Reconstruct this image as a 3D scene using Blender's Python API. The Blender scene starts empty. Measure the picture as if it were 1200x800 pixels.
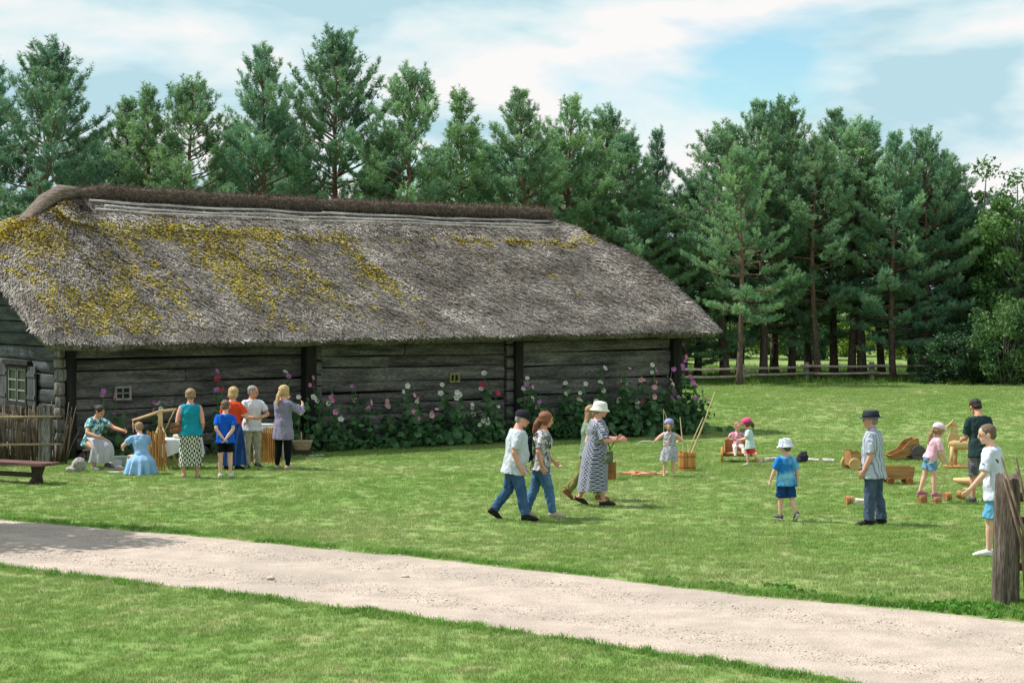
import bpy, bmesh, math, random
import numpy as np
from mathutils import Vector, Matrix, noise as mnoise
random.seed(7); np.random.seed(7)
sc = bpy.context.scene
COL = sc.collection
R = math.radians

# ------------------------------------------------------------------ camera
F = 2300.0; HC = 3.5; HY = 350.0          # focal length (px of a 1200 px wide frame), eye height, horizon row
cam_d = bpy.data.cameras.new('camera'); cam = bpy.data.objects.new('camera', cam_d); COL.objects.link(cam)
cam_d.sensor_width = 36.0; cam_d.lens = F/1200*36; cam_d.shift_y = -(400-HY)/1200
cam_d.clip_end = 3000; cam_d.clip_start = 0.5
cam.location = (0, 0, HC); cam.rotation_euler = (R(90), 0, 0)
sc.camera = cam

# ------------------------------------------------------------------ sun and sky
SUN_EL = R(56); SUN_DIR = Vector((-0.975, 0.22, 0)).normalized()*math.cos(SUN_EL) + Vector((0, 0, math.sin(SUN_EL)))
sd = bpy.data.lights.new('sun', 'SUN'); sd.energy = 4.6; sd.angle = R(0.55); sd.color = (1.0, 0.965, 0.91)
so = bpy.data.objects.new('sun', sd); COL.objects.link(so)
so.rotation_euler = SUN_DIR.to_track_quat('Z', 'Y').to_euler(); so.location = (-30, 10, 40)
world = bpy.data.worlds.new('World'); sc.world = world; world.use_nodes = True
wn = world.node_tree.nodes; wl = world.node_tree.links; wn.clear()
def N(t, **kw):
    n = wn.new(t)
    for k, v in kw.items(): setattr(n, k, v)
    return n
wo = N('ShaderNodeOutputWorld'); wb = N('ShaderNodeBackground'); wb.inputs['Strength'].default_value = 0.13
sky = N('ShaderNodeTexSky', sky_type='NISHITA', sun_disc=False)
sky.sun_elevation = SUN_EL; sky.sun_rotation = math.atan2(SUN_DIR.x, SUN_DIR.y); sky.air_density = 1.0; sky.dust_density = 0.3; sky.ozone_density = 1.4
tc = N('ShaderNodeTexCoord')
def wmap(scale, loc=(0, 0, 0)):
    m = N('ShaderNodeMapping'); m.inputs['Scale'].default_value = scale; m.inputs['Location'].default_value = loc
    wl.new(tc.outputs['Generated'], m.inputs['Vector']); return m
def wnoise(scale, loc, detail=7, rough=.55, dist=.3):
    n = N('ShaderNodeTexNoise'); n.inputs['Scale'].default_value = 1.0; n.inputs['Detail'].default_value = detail
    n.inputs['Roughness'].default_value = rough; n.inputs['Distortion'].default_value = dist
    wl.new(wmap(scale, loc).outputs[0], n.inputs['Vector']); return n
def wramp(src, stops):
    r = N('ShaderNodeValToRGB'); e = r.color_ramp.elements
    e[0].position, e[0].color = stops[0][0], (*stops[0][1], 1); e[1].position, e[1].color = stops[1][0], (*stops[1][1], 1)
    for p, c in stops[2:]:
        k = e.new(p); k.color = (*c, 1)
    wl.new(src, r.inputs['Fac']); return r
g = lambda v: (v, v, v)
SKO = (2.687, 16.949, 15.275)
n1 = wnoise((6, 6, 15), SKO, 9, .50, .2)
n2 = wnoise((7, 7, 22), (5.101, 9.909, 8.990), 6, .5, .2)
cover = wramp(n1.outputs['Fac'], [(.36, g(0)), (.48, g(1))])
shade = wramp(n2.outputs['Fac'], [(.40, (2.9, 4.2, 4.7)), (.56, (5.6, 5.5, 5.45)), (.47, (4.1, 5.0, 5.2))])
tint = N('ShaderNodeMix', data_type='RGBA', blend_type='MULTIPLY'); tint.inputs['Factor'].default_value = 1
wl.new(sky.outputs[0], tint.inputs['A']); tint.inputs['B'].default_value = (.70, .88, .86, 1)
mixc = N('ShaderNodeMix', data_type='RGBA')
wl.new(cover.outputs['Color'], mixc.inputs['Factor']); wl.new(tint.outputs['Result'], mixc.inputs['A']); wl.new(shade.outputs['Color'], mixc.inputs['B'])
wl.new(mixc.outputs['Result'], wb.inputs['Color']); wl.new(wb.outputs[0], wo.inputs['Surface'])
sc.view_settings.view_transform = 'Standard'; sc.view_settings.look = 'None'
sc.view_settings.exposure = 0.42; sc.view_settings.gamma = 1.0; sc.view_settings.use_curve_mapping = False
sc.render.engine = 'CYCLES'

# ------------------------------------------------------------------ helpers
def gp(px, py):                       # ground point seen at a photo position
    Z = F*HC/(py-HY); return Vector(((px-600)/F*Z, Z, 0))
def at(px, py, Z): return Vector(((px-600)/F*Z, Z, HC+(HY-py)/F*Z))

def tag(o, label=None, cat=None, group=None, kind=None):
    if label: o['label'] = label
    if cat: o['category'] = cat
    if group: o['group'] = group
    if kind: o['kind'] = kind
    return o
def empty(name, loc=(0, 0, 0), rz=0, label=None, cat=None, group=None):
    o = bpy.data.objects.new(name, None); COL.objects.link(o); o.location = loc; o.rotation_euler = (0, 0, rz)
    o.empty_display_size = .2
    return tag(o, label, cat, group)
def link(name, me, parent=None, mat=None):
    if mat is not None and len(me.materials) == 0: me.materials.append(mat)
    o = bpy.data.objects.new(name, me); COL.objects.link(o)
    if parent is not None: o.parent = parent
    return o
def np_mesh(name, V, Fc, smooth=False, tone=None):
    V = np.asarray(V, np.float32).reshape(-1, 3); Fc = np.asarray(Fc, np.int32); k = Fc.shape[1]
    me = bpy.data.meshes.new(name); me.vertices.add(len(V)); me.vertices.foreach_set('co', V.ravel())
    me.loops.add(Fc.size); me.loops.foreach_set('vertex_index', Fc.ravel())
    me.polygons.add(len(Fc)); me.polygons.foreach_set('loop_start', np.arange(0, Fc.size, k, dtype=np.int32))
    me.polygons.foreach_set('loop_total', np.full(len(Fc), k, np.int32))
    me.polygons.foreach_set('use_smooth', np.full(len(Fc), smooth, bool))
    if tone is not None:
        a = me.attributes.new('tone', 'FLOAT', 'POINT'); a.data.foreach_set('value', np.asarray(tone, np.float32))
    me.update(calc_edges=True); me.validate(); return me

class MB:
    def __init__(s): s.v = []; s.f = []
    def add(s, V, Fs):
        o = len(s.v); s.v += [tuple(p) for p in V]; s.f += [tuple(i+o for i in f) for f in Fs]; return s
    def box(s, c, size, rot=None, taper=1.0, jit=0):
        c = Vector(c); hx, hy, hz = [q/2 for q in size]; P = []
        for z in (-1, 1):
            t = taper if z > 0 else 1
            for x, y in ((-1, -1), (1, -1), (1, 1), (-1, 1)):
                p = Vector((x*hx*t, y*hy*t, z*hz))
                if jit: p += Vector([random.uniform(-jit, jit) for _ in range(3)])
                if rot is not None: p = rot @ p
                P.append(p+c)
        return s.add(P, [(3, 2, 1, 0), (4, 5, 6, 7), (0, 1, 5, 4), (1, 2, 6, 5), (2, 3, 7, 6), (3, 0, 4, 7)])
    def loft(s, rings, n=14, cap=True):
        P = []; m = len(rings)
        for (c, ax, ay) in rings:
            c = Vector(c); ax = Vector(ax); ay = Vector(ay)
            for i in range(n):
                a = 2*math.pi*i/n; P.append(c+ax*math.cos(a)+ay*math.sin(a))
        Fs = [(k*n+i, k*n+(i+1) % n, (k+1)*n+(i+1) % n, (k+1)*n+i) for k in range(m-1) for i in range(n)]
        if cap: Fs += [tuple(reversed(range(n))), tuple(range((m-1)*n, m*n))]
        return s.add(P, Fs)
    def tube(s, pts, rads, n=8, cap=True, round_ends=False):
        pts = [Vector(p) for p in pts]
        if not hasattr(rads, '__len__'): rads = [rads]*len(pts)
        rads = list(rads)
        if round_ends:
            d0 = (pts[0]-pts[1]).normalized(); d1 = (pts[-1]-pts[-2]).normalized(); r0, r1 = rads[0], rads[-1]
            pts = [pts[0]+d0*r0*.95, pts[0]+d0*r0*.6]+pts+[pts[-1]+d1*r1*.6, pts[-1]+d1*r1*.95]
            rads = [r0*.3, r0*.8]+rads+[r1*.8, r1*.3]
        rings = []; up = None
        for i, p in enumerate(pts):
            d = (pts[min(i+1, len(pts)-1)]-pts[max(i-1, 0)]).normalized()
            if up is None: up = Vector((0, 0, 1)) if abs(d.z) < .9 else Vector((1, 0, 0))
            ax = d.cross(up).normalized(); ay = ax.cross(d).normalized(); up = ay
            ay2 = ay
            rings.append((p, ax*rads[i], ay2*rads[i]))
        return s.loft([(c, b, a) for c, a, b in rings], n, cap)
    def ell(s, c, r, rot=None, n=14, m=9):
        rings = []; c = Vector(c); rot = rot or Matrix.Identity(3)
        for k in range(m):
            t = -math.pi/2+math.pi*(k+.35)/(m-.3)
            rings.append((c+rot@Vector((0, 0, math.sin(t)*r[2])), rot@Vector((r[0]*math.cos(t), 0, 0)), rot@Vector((0, r[1]*math.cos(t), 0))))
        return s.loft(rings, n)
    def lathe(s, prof, c=(0, 0, 0), n=20, rot=None, sy=1.0, cap=True):
        c = Vector(c); rot = rot or Matrix.Identity(3)
        return s.loft([(c+rot@Vector((0, 0, z)), rot@Vector((r, 0, 0)), rot@Vector((0, r*sy, 0))) for r, z in prof], n, cap)
    def mesh(s, name, smooth=False):
        me = bpy.data.meshes.new(name); me.from_pydata([tuple(p) for p in s.v], [], s.f)
        if smooth: me.polygons.foreach_set('use_smooth', [True]*len(me.polygons))
        me.update(); return me
    def build(s, name, mat, parent=None, smooth=False, angle=None):
        me = s.mesh(name, smooth)
        if smooth and angle: me.set_sharp_from_angle(angle=R(angle))
        return link(name, me, parent, mat)

def fuse(mb, voxel, it=6, keep=None, wr=0.0, ws=9.0, name='part', fac=.5):
    """one continuous skin over overlapping shapes"""
    me = mb.mesh('tmp'); o = bpy.data.objects.new('tmp', me); COL.objects.link(o)
    m = o.modifiers.new('r', 'REMESH'); m.mode = 'VOXEL'; m.voxel_size = voxel
    m = o.modifiers.new('s', 'SMOOTH'); m.factor = fac; m.iterations = it
    if keep:
        m = o.modifiers.new('d', 'DECIMATE'); m.ratio = keep
    dg = bpy.context.evaluated_depsgraph_get(); ev = o.evaluated_get(dg)
    out = bpy.data.meshes.new_from_object(ev); out.name = name
    bpy.data.objects.remove(o); bpy.data.meshes.remove(me)
    if wr:
        n = len(out.vertices); co = np.empty(n*3, np.float32); out.vertices.foreach_get('co', co); co = co.reshape(-1, 3)
        no = np.array([v.normal[:] for v in out.vertices], np.float32); off = np.random.rand(3)*20
        d = np.array([mnoise.noise(Vector((p[0]*ws*1.4+off[0], p[1]*ws*1.4+off[1], p[2]*ws*.75+p[0]*ws*.5+off[2])))
                      + .5*mnoise.noise(Vector((p[0]*ws*2.6, p[1]*ws*2.6, p[2]*ws*2+off[2]))) for p in co])
        co += no*(d*wr)[:, None]; out.vertices.foreach_set('co', co.ravel())
    out.polygons.foreach_set('use_smooth', [True]*len(out.polygons)); out.update(); return out

# ------------------------------------------------------------------ materials
def srgb(r, gg=None, b=None):
    if gg is None: r, gg, b = r
    f = lambda c: (c/255/12.92) if c/255 <= .04045 else ((c/255+.055)/1.055)**2.4
    return (f(r), f(gg), f(b))
def M(name, c1, c2=None, scale=6, rough=.85, stretch=(1, 1, 1), bump=0, bscale=None, detail=5, tone=None, trans=0, extra=None,
      lo=.35, hi=.65, spec=.3, world=False, objrand=0):
    m = bpy.data.materials.new(name); m.use_nodes = True; nt = m.node_tree; nn = nt.nodes; ll = nt.links
    bs = nn['Principled BSDF']; bs.inputs['Roughness'].default_value = rough; bs.inputs['Specular IOR Level'].default_value = spec
    c2 = c2 or tuple(x*.8 for x in c1)
    if world:
        co = nn.new('ShaderNodeNewGeometry').outputs['Position']
    else:
        co = nn.new('ShaderNodeTexCoord').outputs['Object']
    mp = nn.new('ShaderNodeMapping'); mp.inputs['Scale'].default_value = stretch; ll.new(co, mp.inputs['Vector'])
    no = nn.new('ShaderNodeTexNoise'); no.inputs['Scale'].default_value = scale; no.inputs['Detail'].default_value = detail
    ll.new(mp.outputs[0], no.inputs['Vector'])
    rp = nn.new('ShaderNodeValToRGB'); rp.color_ramp.elements[0].position = lo; rp.color_ramp.elements[1].position = hi
    rp.color_ramp.elements[0].color = (*c2, 1); rp.color_ramp.elements[1].color = (*c1, 1)
    ll.new(no.outputs['Fac'], rp.inputs['Fac']); out = rp.outputs['Color']
    def mix(fac, a, b, mode='MIX'):
        x = nn.new('ShaderNodeMix'); x.data_type = 'RGBA'; x.blend_type = mode
        if hasattr(fac, 'links'): ll.new(fac, x.inputs['Factor'])
        else: x.inputs['Factor'].default_value = fac
        for s_, q in (('A', a), ('B', b)):
            if hasattr(q, 'links'): ll.new(q, x.inputs[s_])
            else: x.inputs[s_].default_value = (*q, 1)
        return x.outputs['Result']
    if tone:                           # per-piece tone attribute: 0 -> tone[0] multiplier, 1 -> tone[1]
        a = nn.new('ShaderNodeAttribute'); a.attribute_name = 'tone'
        r2 = nn.new('ShaderNodeValToRGB'); r2.color_ramp.elements[0].color = (*tone[0], 1); r2.color_ramp.elements[1].color = (*tone[1], 1)
        ll.new(a.outputs['Fac'], r2.inputs['Fac']); out = mix(1.0, out, r2.outputs['Color'], 'MULTIPLY')
    if objrand:
        oi = nn.new('ShaderNodeObjectInfo'); mr = nn.new('ShaderNodeMapRange'); ll.new(oi.outputs['Random'], mr.inputs['Value'])
        mr.inputs['To Min'].default_value = 1-objrand; mr.inputs['To Max'].default_value = 1+objrand
        out = mix(1.0, out, mr.outputs['Result'], 'MULTIPLY')
    if extra: out = extra(nn, ll, mp.outputs[0], co, out, mix)
    ll.new(out, bs.inputs['Base Color'])
    if bump:
        nb = nn.new('ShaderNodeTexNoise'); nb.inputs['Scale'].default_value = bscale or scale*4; nb.inputs['Detail'].default_value = 6
        ll.new(mp.outputs[0], nb.inputs['Vector'])
        bp = nn.new('ShaderNodeBump'); bp.inputs['Strength'].default_value = bump; bp.inputs['Distance'].default_value = .02
        ll.new(nb.outputs['Fac'], bp.inputs['Height']); ll.new(bp.outputs[0], bs.inputs['Normal'])
    if trans:
        tr = nn.new('ShaderNodeBsdfTranslucent'); ll.new(out, tr.inputs['Color'])
        mx = nn.new('ShaderNodeMixShader'); mx.inputs[0].default_value = trans
        ll.new(bs.outputs[0], mx.inputs[1]); ll.new(tr.outputs[0], mx.inputs[2])
        ll.new(mx.outputs[0], nn['Material Output'].inputs['Surface'])
    return m
def ramp(nn, ll, src, stops, const=False):
    r = nn.new('ShaderNodeValToRGB'); e = r.color_ramp.elements
    if const: r.color_ramp.interpolation = 'CONSTANT'
    e[0].position = stops[0][0]; e[0].color = (*stops[0][1], 1); e[1].position = stops[1][0]; e[1].color = (*stops[1][1], 1)
    for p, c in stops[2:]:
        k = e.new(p); k.color = (*c, 1)
    ll.new(src, r.inputs['Fac']); return r.outputs['Color']
# ------------------------------------------------------------------ ground, road
def hill(x, y): return 0.0
# road edges, from the photograph's ground positions
EU = [(-150, 597), (0, 608), (120, 618), (300, 634), (500, 653), (700, 676), (900, 698), (1060, 713), (1200, 727), (1350, 745)]
EL = [(-150, 650), (0, 664), (150, 681), (300, 700), (450, 719), (600, 740), (800, 769), (1000, 802), (1200, 845), (1350, 880)]
PU = [gp(*p) for p in EU]; PL = [gp(*p) for p in EL]
def edge_y(P, x):
    xs = [p.x for p in P]; ys = [p.y for p in P]
    return np.interp(x, xs, ys)
# extend both edges far to the sides
def extend(P):
    d0 = (P[0]-P[2]).normalized(); d1 = (P[-1]-P[-3]).normalized()
    return [P[0]+d0*40]+P+[P[-1]+d1*12]
PU = extend(PU); PL = extend(PL)
def wob(x, k, s=1.0): return (mnoise.noise(Vector((x*.55, k, 0)))*.16+mnoise.noise(Vector((x*2.3, k+5, 0)))*.09+mnoise.noise(Vector((x*7, k+9, 0)))*.05)*s
def in_road(x, y, marg=0.0):
    return (y < edge_y(PU, x)+np.array([wob(q, 1) for q in np.atleast_1d(x)])-marg) & (y > edge_y(PL, x)+np.array([wob(q, 2) for q in np.atleast_1d(x)])+marg)

def lawn_extra(nn, ll, v, co, out, mix):
    n = nn.new('ShaderNodeTexNoise'); n.inputs['Scale'].default_value = .23; n.inputs['Detail'].default_value = 5; ll.new(co, n.inputs['Vector'])
    f = ramp(nn, ll, n.outputs['Fac'], [(.40, (0, 0, 0)), (.76, (.6, .6, .6))])
    o2 = mix(f, out, srgb(152, 160, 108))
    n3 = nn.new('ShaderNodeTexNoise'); n3.inputs['Scale'].default_value = 1.7; n3.inputs['Detail'].default_value = 6; ll.new(co, n3.inputs['Vector'])
    f3 = ramp(nn, ll, n3.outputs['Fac'], [(.52, (0, 0, 0)), (.78, (.6, .6, .6))])
    return mix(f3, o2, srgb(172, 164, 124))
m_lawn = M('lawn_ground', srgb(118, 144, 78), srgb(96, 124, 62), scale=3.2, rough=.95, bump=.6, bscale=60, world=True, extra=lawn_extra, spec=.1)
def blade_extra(nn, ll, v, co, out, mix):
    return lawn_extra(nn, ll, v, co, out, mix)
m_blade = M('grass_blade', srgb(136, 163, 88), srgb(112, 146, 70), scale=1.3, rough=.7, world=True, extra=blade_extra, trans=.28, spec=.25,
            tone=((.86, .88, .8), (1.14, 1.1, 1.0)))

# ground: one sheet out to the horizon, finer near by
xs = np.concatenate([[-1500, -600, -250], np.arange(-120, 121, 4), [250, 600, 1500]])
ys = np.concatenate([[-200, -40], np.arange(0, 130, 3), [180, 300, 600, 1200, 2500]])
V = [(x, y, 0) for y in ys for x in xs]
nx = len(xs)
Fq = [(j*nx+i, j*nx+i+1, (j+1)*nx+i+1, (j+1)*nx+i) for j in range(len(ys)-1) for i in range(nx-1)]
ground = link('ground', np_mesh('ground', V, Fq, True), None, m_lawn); tag(ground, kind='structure')

def road_extra(nn, ll, v, co, out, mix):
    n = nn.new('ShaderNodeTexNoise'); n.inputs['Scale'].default_value = 55; n.inputs['Detail'].default_value = 3; ll.new(co, n.inputs['Vector'])
    f = ramp(nn, ll, n.outputs['Fac'], [(.36, (.72, .70, .68)), (.62, (1.1, 1.1, 1.1))])
    o = mix(1.0, out, f, 'MULTIPLY')
    n2 = nn.new('ShaderNodeTexNoise'); n2.inputs['Scale'].default_value = .5; n2.inputs['Detail'].default_value = 6; ll.new(v, n2.inputs['Vector'])
    f2 = ramp(nn, ll, n2.outputs['Fac'], [(.48, (0, 0, 0)), (.66, (.6, .6, .6))])
    return mix(f2, o, srgb(150, 140, 130))
m_road = M('gravel_road', srgb(190, 176, 163), srgb(172, 158, 146), scale=2.4, rough=.95, bump=.8, bscale=45, world=True, extra=road_extra, spec=.1)
V = []; NS = 240; NW = 14
x0, x1 = -45, 15
for i in range(NS+1):
    x = x0+(x1-x0)*i/NS
    yu = float(edge_y(PU, x))+wob(x, 1); yl = float(edge_y(PL, x))+wob(x, 2)
    for j in range(NW+1):
        t = j/NW; y = yl+(yu-yl)*t
        rut = -.012*(math.exp(-((t-.28)/.1)**2)+math.exp(-((t-.72)/.1)**2))
        z = .022+rut+mnoise.noise(Vector((x*1.3, y*1.3, 2)))*.007
        if j in (0, NW): z = -.01
        V.append((x, y, z))
Fq = [(i*(NW+1)+j, (i+1)*(NW+1)+j, (i+1)*(NW+1)+j+1, i*(NW+1)+j+1) for i in range(NS) for j in range(NW)]
road = link('gravel_road', np_mesh('gravel_road', V, Fq, True), None, m_road); tag(road, kind='structure')

# ------------------------------------------------------------------ barn
A = gp(72, 541); B = gp(791, 506); A.z = B.z = 0
U = (B-A).normalized(); LB = (B-A).length; NB = Vector((-U.y, U.x, 0)); DB = 9.0
BZ = math.atan2(U.y, U.x)
barn = empty('thatched_barn', (A.x, A.y, 0), BZ, 'long weathered log barn with a mossy thatched roof', 'barn')
def a_of(px, b=0.0):                  # position along the front wall (offset b behind it) seen at column px
    k = (px-600)/F; o = A+NB*b
    return (k*o.y-o.x)/(U.x-k*U.y)
def wz(px, py, b=0.0):
    a = a_of(px, b); Z = (A+NB*b+U*a).y
    return HC+(HY-py)/F*Z
def m_of(px, a=0.0):                  # distance back along the left end wall
    k = (px-600)/F; o = A+U*a
    return (k*o.y-o.x)/(NB.x-k*NB.y)
def ez(px, py, a=0.0):
    m = m_of(px, a); Z = (A+U*a+NB*m).y
    return HC+(HY-py)/F*Z

def wood_extra(nn, ll, v, co, out, mix):
    n = nn.new('ShaderNodeTexNoise'); n.inputs['Scale'].default_value = 26; n.inputs['Detail'].default_value = 4; ll.new(v, n.inputs['Vector'])
    f = ramp(nn, ll, n.outputs['Fac'], [(.38, (.45, .45, .47)), (.58, (1.08, 1.08, 1.08))])
    return mix(1.0, out, f, 'MULTIPLY')
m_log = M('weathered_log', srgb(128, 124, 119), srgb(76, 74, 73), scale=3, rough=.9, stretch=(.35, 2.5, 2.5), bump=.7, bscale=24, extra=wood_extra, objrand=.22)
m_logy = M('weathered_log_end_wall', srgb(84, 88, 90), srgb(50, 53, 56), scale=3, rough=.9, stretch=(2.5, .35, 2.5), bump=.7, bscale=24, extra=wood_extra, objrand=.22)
m_post = M('dark_post', srgb(46, 44, 42), srgb(26, 25, 25), scale=4, rough=.9, stretch=(2.5, 2.5, .3), bump=.5, bscale=22, objrand=.15)
m_gpost = M('grey_post', srgb(150, 146, 138), srgb(92, 88, 82), scale=4, rough=.9, stretch=(3, 3, .3), bump=.9, bscale=22, extra=wood_extra, objrand=.12)
m_rpost = M('brown_post', srgb(136, 124, 110), srgb(74, 65, 57), scale=4, rough=.9, stretch=(3, 3, .3), bump=1, bscale=18, extra=wood_extra)
m_dark = M('light_block_dark', (.012, .012, .012), (.006, .006, .006), rough=1)  # near-black for the added light-blocking sheets behind the logs
m_stone = M('field_stone', srgb(128, 122, 116), srgb(84, 82, 80), scale=5, bump=.5, objrand=.25)
m_paint = M('pale_frame_paint', srgb(150, 150, 142), srgb(120, 120, 112), scale=9)
m_yframe = M('old_yellow_frame', srgb(150, 144, 92), srgb(112, 108, 70), scale=9)
m_glass = M('window_glass', (.02, .024, .026), (.012, .014, .016), rough=.25, spec=.12)

def log(mb, p0, p1, hgt, dep, along, n=14, side=None):
    """hewn log between two points (centres), gently uneven face"""
    p0 = Vector(p0); p1 = Vector(p1); ax = (p1-p0).normalized(); side = side
    seed = random.uniform(0, 90); rings = []
    for i in range(n+1):
        t = i/n; c = p0.lerp(p1, t)
        w = mnoise.noise(Vector((t*along*.5, seed, 0)))
        h2 = hgt/2*(1+.10*w); d2 = dep/2*(1+.12*mnoise.noise(Vector((t*along*.7, seed, 4))))
        c = c+Vector((0, 0, .022*mnoise.noise(Vector((t*along*.35, seed, 8)))))
        rings.append((c, h2, d2))
    P = []; K = 8
    prof = [(-.96, -.62), (-1, 0), (-.96, .62), (-.72, .96), (.9, .96), (.9, -.96), (-.72, -.96)]
    for c, h2, d2 in rings:
        for s_, z_ in prof: P.append(c+side*(s_*d2)+Vector((0, 0, z_*h2)))
    K = len(prof)
    Fs = [(k*K+i, k*K+(i+1) % K, (k+1)*K+(i+1) % K, (k+1)*K+i) for k in range(n) for i in range(K)]
    Fs += [tuple(reversed(range(K))), tuple(range(n*K, (n+1)*K))]
    mb.add(P, Fs)
WALL_T = 2.75; BASE = .22
def courses(z0, z1, hs):
    out = []; z = z0
    while z < z1-.1:
        h_ = random.uniform(*hs)
        if z+h_ > z1-.12: h_ = z1-z
        out.append((z, h_)); z += h_
    return out
aL = a_of(88, .1); aP1 = a_of(362); aJ1 = a_of(376); aJ2 = a_of(592); aP2 = a_of(606); aR = LB-.16
Yv = Vector((0, 1, 0)); Xv = Vector((1, 0, 0))
segs = [(aL, a_of(354)), (aJ1+.02, aJ2-.02), (a_of(612), aR)]
for (s0, s1) in segs:
    for z, h_ in courses(BASE, WALL_T, (.24, .38)):
        tilt = random.uniform(-.05, .05)
        parts = [(s0, s1)]
        if random.random() < .45 and s1-s0 > 4:
            q = random.uniform(s0+1.5, s1-1.5); parts = [(s0, q-.006), (q+.006, s1)]
        for q0, q1 in parts:
            t0 = (q0-s0)/(s1-s0)-.5; t1 = (q1-s0)/(s1-s0)-.5
            mb = MB(); log(mb, (q0, .14+random.uniform(-.02, .02), z+h_/2+tilt*t0), (q1, .14+random.uniform(-.02, .02), z+h_/2+tilt*t1), h_-.012, .26, q1-q0, max(4, int((q1-q0)*2)), Yv)
            mb.build('log', m_log, barn, True, 35)
for c0, c1 in ((a_of(368.5), aJ1-.015), (aJ2+.015, a_of(600.5))):       # notched log ends beside the posts
    for z, h_ in courses(BASE, WALL_T-.1, (.26, .36)):
        mb = MB(); log(mb, (c0, .08, z+h_/2), (c1, .08, z+h_/2), h_-.02, .3, c1-c0, 2, Yv); mb.build('log_end', m_log, barn, True, 35)
# left end wall, right end wall, back wall
for z, h_ in courses(BASE, 3.75, (.26, .38)):
    t = random.uniform(-.03, .03)
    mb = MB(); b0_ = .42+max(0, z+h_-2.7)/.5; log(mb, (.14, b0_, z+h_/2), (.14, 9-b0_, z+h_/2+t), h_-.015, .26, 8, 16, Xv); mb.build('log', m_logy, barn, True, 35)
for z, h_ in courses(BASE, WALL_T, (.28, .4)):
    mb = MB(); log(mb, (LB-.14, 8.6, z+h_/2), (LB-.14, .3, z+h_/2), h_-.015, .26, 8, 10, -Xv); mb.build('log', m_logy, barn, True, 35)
    mb = MB(); log(mb, (LB-.3, DB-.14, z+h_/2), (.3, DB-.14, z+h_/2), h_-.015, .26, 16, 14, -Yv); mb.build('log', m_log, barn, True, 35)
mb = MB(); mb.box((LB/2, .235, 1.3), (LB-.5, .04, 2.6)); mb.box((.235, DB/2, 1.35), (.04, DB-.6, 2.5)); mb.box((.235, DB/2, 3.05), (.04, DB-5, .9)); mb.box((LB-.245, DB/2, 1.3), (.04, DB-.6, 2.6)); mb.box((LB/2, DB-.24, 1.3), (LB-.5, .04, 2.6))
mb.build('light_block', m_dark, barn)  # added sheets, not wall parts: keep light from leaking between the logs
# corner stack of log ends
for z, h_ in courses(.12, 2.75, (.2, .3)):
    mb = MB(); w = random.uniform(.2, .27)
    mb.lathe([(w*.40, -h_/2+.012), (w*.5, -h_/2+.05), (w*.52, 0), (w*.5, h_/2-.05), (w*.40, h_/2-.012)], (.0+random.uniform(-.02, .02), .06, z+h_/2), 10, sy=1.1)
    mb.build('log_end', m_gpost, barn, True, 50)
mb = MB(); mb.box((a_of(82.5), .0, 1.32), (.2, .14, 2.6)); mb.build('recess_post', m_post, barn)  # post at the wall recess, its shade put into the dark colour
mb = MB(); mb.box((a_of(86.5), .16, 1.32), (.3, .05, 2.5)); mb.build('recess_shade_plank', m_post, barn)  # no door here: dark plank added for the shade in the recess
for px, w, b in ((362, .27, -.12), (606, .21, -.06), (791.5, .28, -.02)):
    mb = MB(); a = a_of(px, b); P = []
    mb.box((a, b, 1.34), (w, .24, 2.72), jit=.012); mb.build('post', m_post, barn)
mb = MB(); mb.box((LB/2, .1, 2.86), (LB+.5, .24, .2)); mb.build('wall_plate', m_log, barn)
# footing stones
a = .4
while a < LB-.1:
    w = random.uniform(.35, .75); mb = MB(); mb.ell((a+w/2, .12+random.uniform(-.05, .03), .08), (w*.52, .22, random.uniform(.13, .19)), n=9, m=6)
    o = mb.build('foundation_stone', m_stone, barn, True); a += w*1.02
for b in np.arange(.3, 8.8, .6):
    mb = MB(); mb.ell((.1, b+.2, .08), (.2, random.uniform(.28, .36), .16), n=9, m=6); mb.build('foundation_stone', m_stone, barn, True)

def front_window(px0, px1, py0, py1, cols, rows, mat, dep=-.03):
    p0 = a_of(px0, dep); p1 = a_of(px1, dep); z1 = wz((px0+px1)/2, py0, dep); z0 = wz((px0+px1)/2, py1, dep)
    t = .045; mb = MB()
    for z in (z0, z1): mb.box(((p0+p1)/2, dep, z), (p1-p0+t, .06, t))
    for a_ in (p0, p1): mb.box((a_, dep+.002, (z0+z1)/2), (t, .058, z1-z0-t))
    fr = mb.build('window', mat, barn)
    for i in range(1, cols):
        mb = MB(); mb.box((p0+(p1-p0)*i/cols, dep+.008, (z0+z1)/2), (.03, .04, z1-z0-t)); mb.build('glazing_bar', mat, fr)
    for j in range(1, rows):
        mb = MB(); mb.box(((p0+p1)/2, dep+.012, z0+(z1-z0)*j/rows), (p1-p0-t, .03, .03)); mb.build('glazing_bar', mat, fr)
    for i in range(cols):
        for j in range(rows):
            mb = MB(); mb.box((p0+(p1-p0)*(i+.5)/cols, dep+.028, z0+(z1-z0)*(j+.5)/rows), ((p1-p0)/cols-.02, .01, (z1-z0)/rows-.02)); mb.build('pane', m_glass, fr)
front_window(135.5, 152.5, 453.5, 467.5, 2, 2, m_paint)
front_window(527.5, 537.5, 438, 447, 2, 1, m_yframe)
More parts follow.
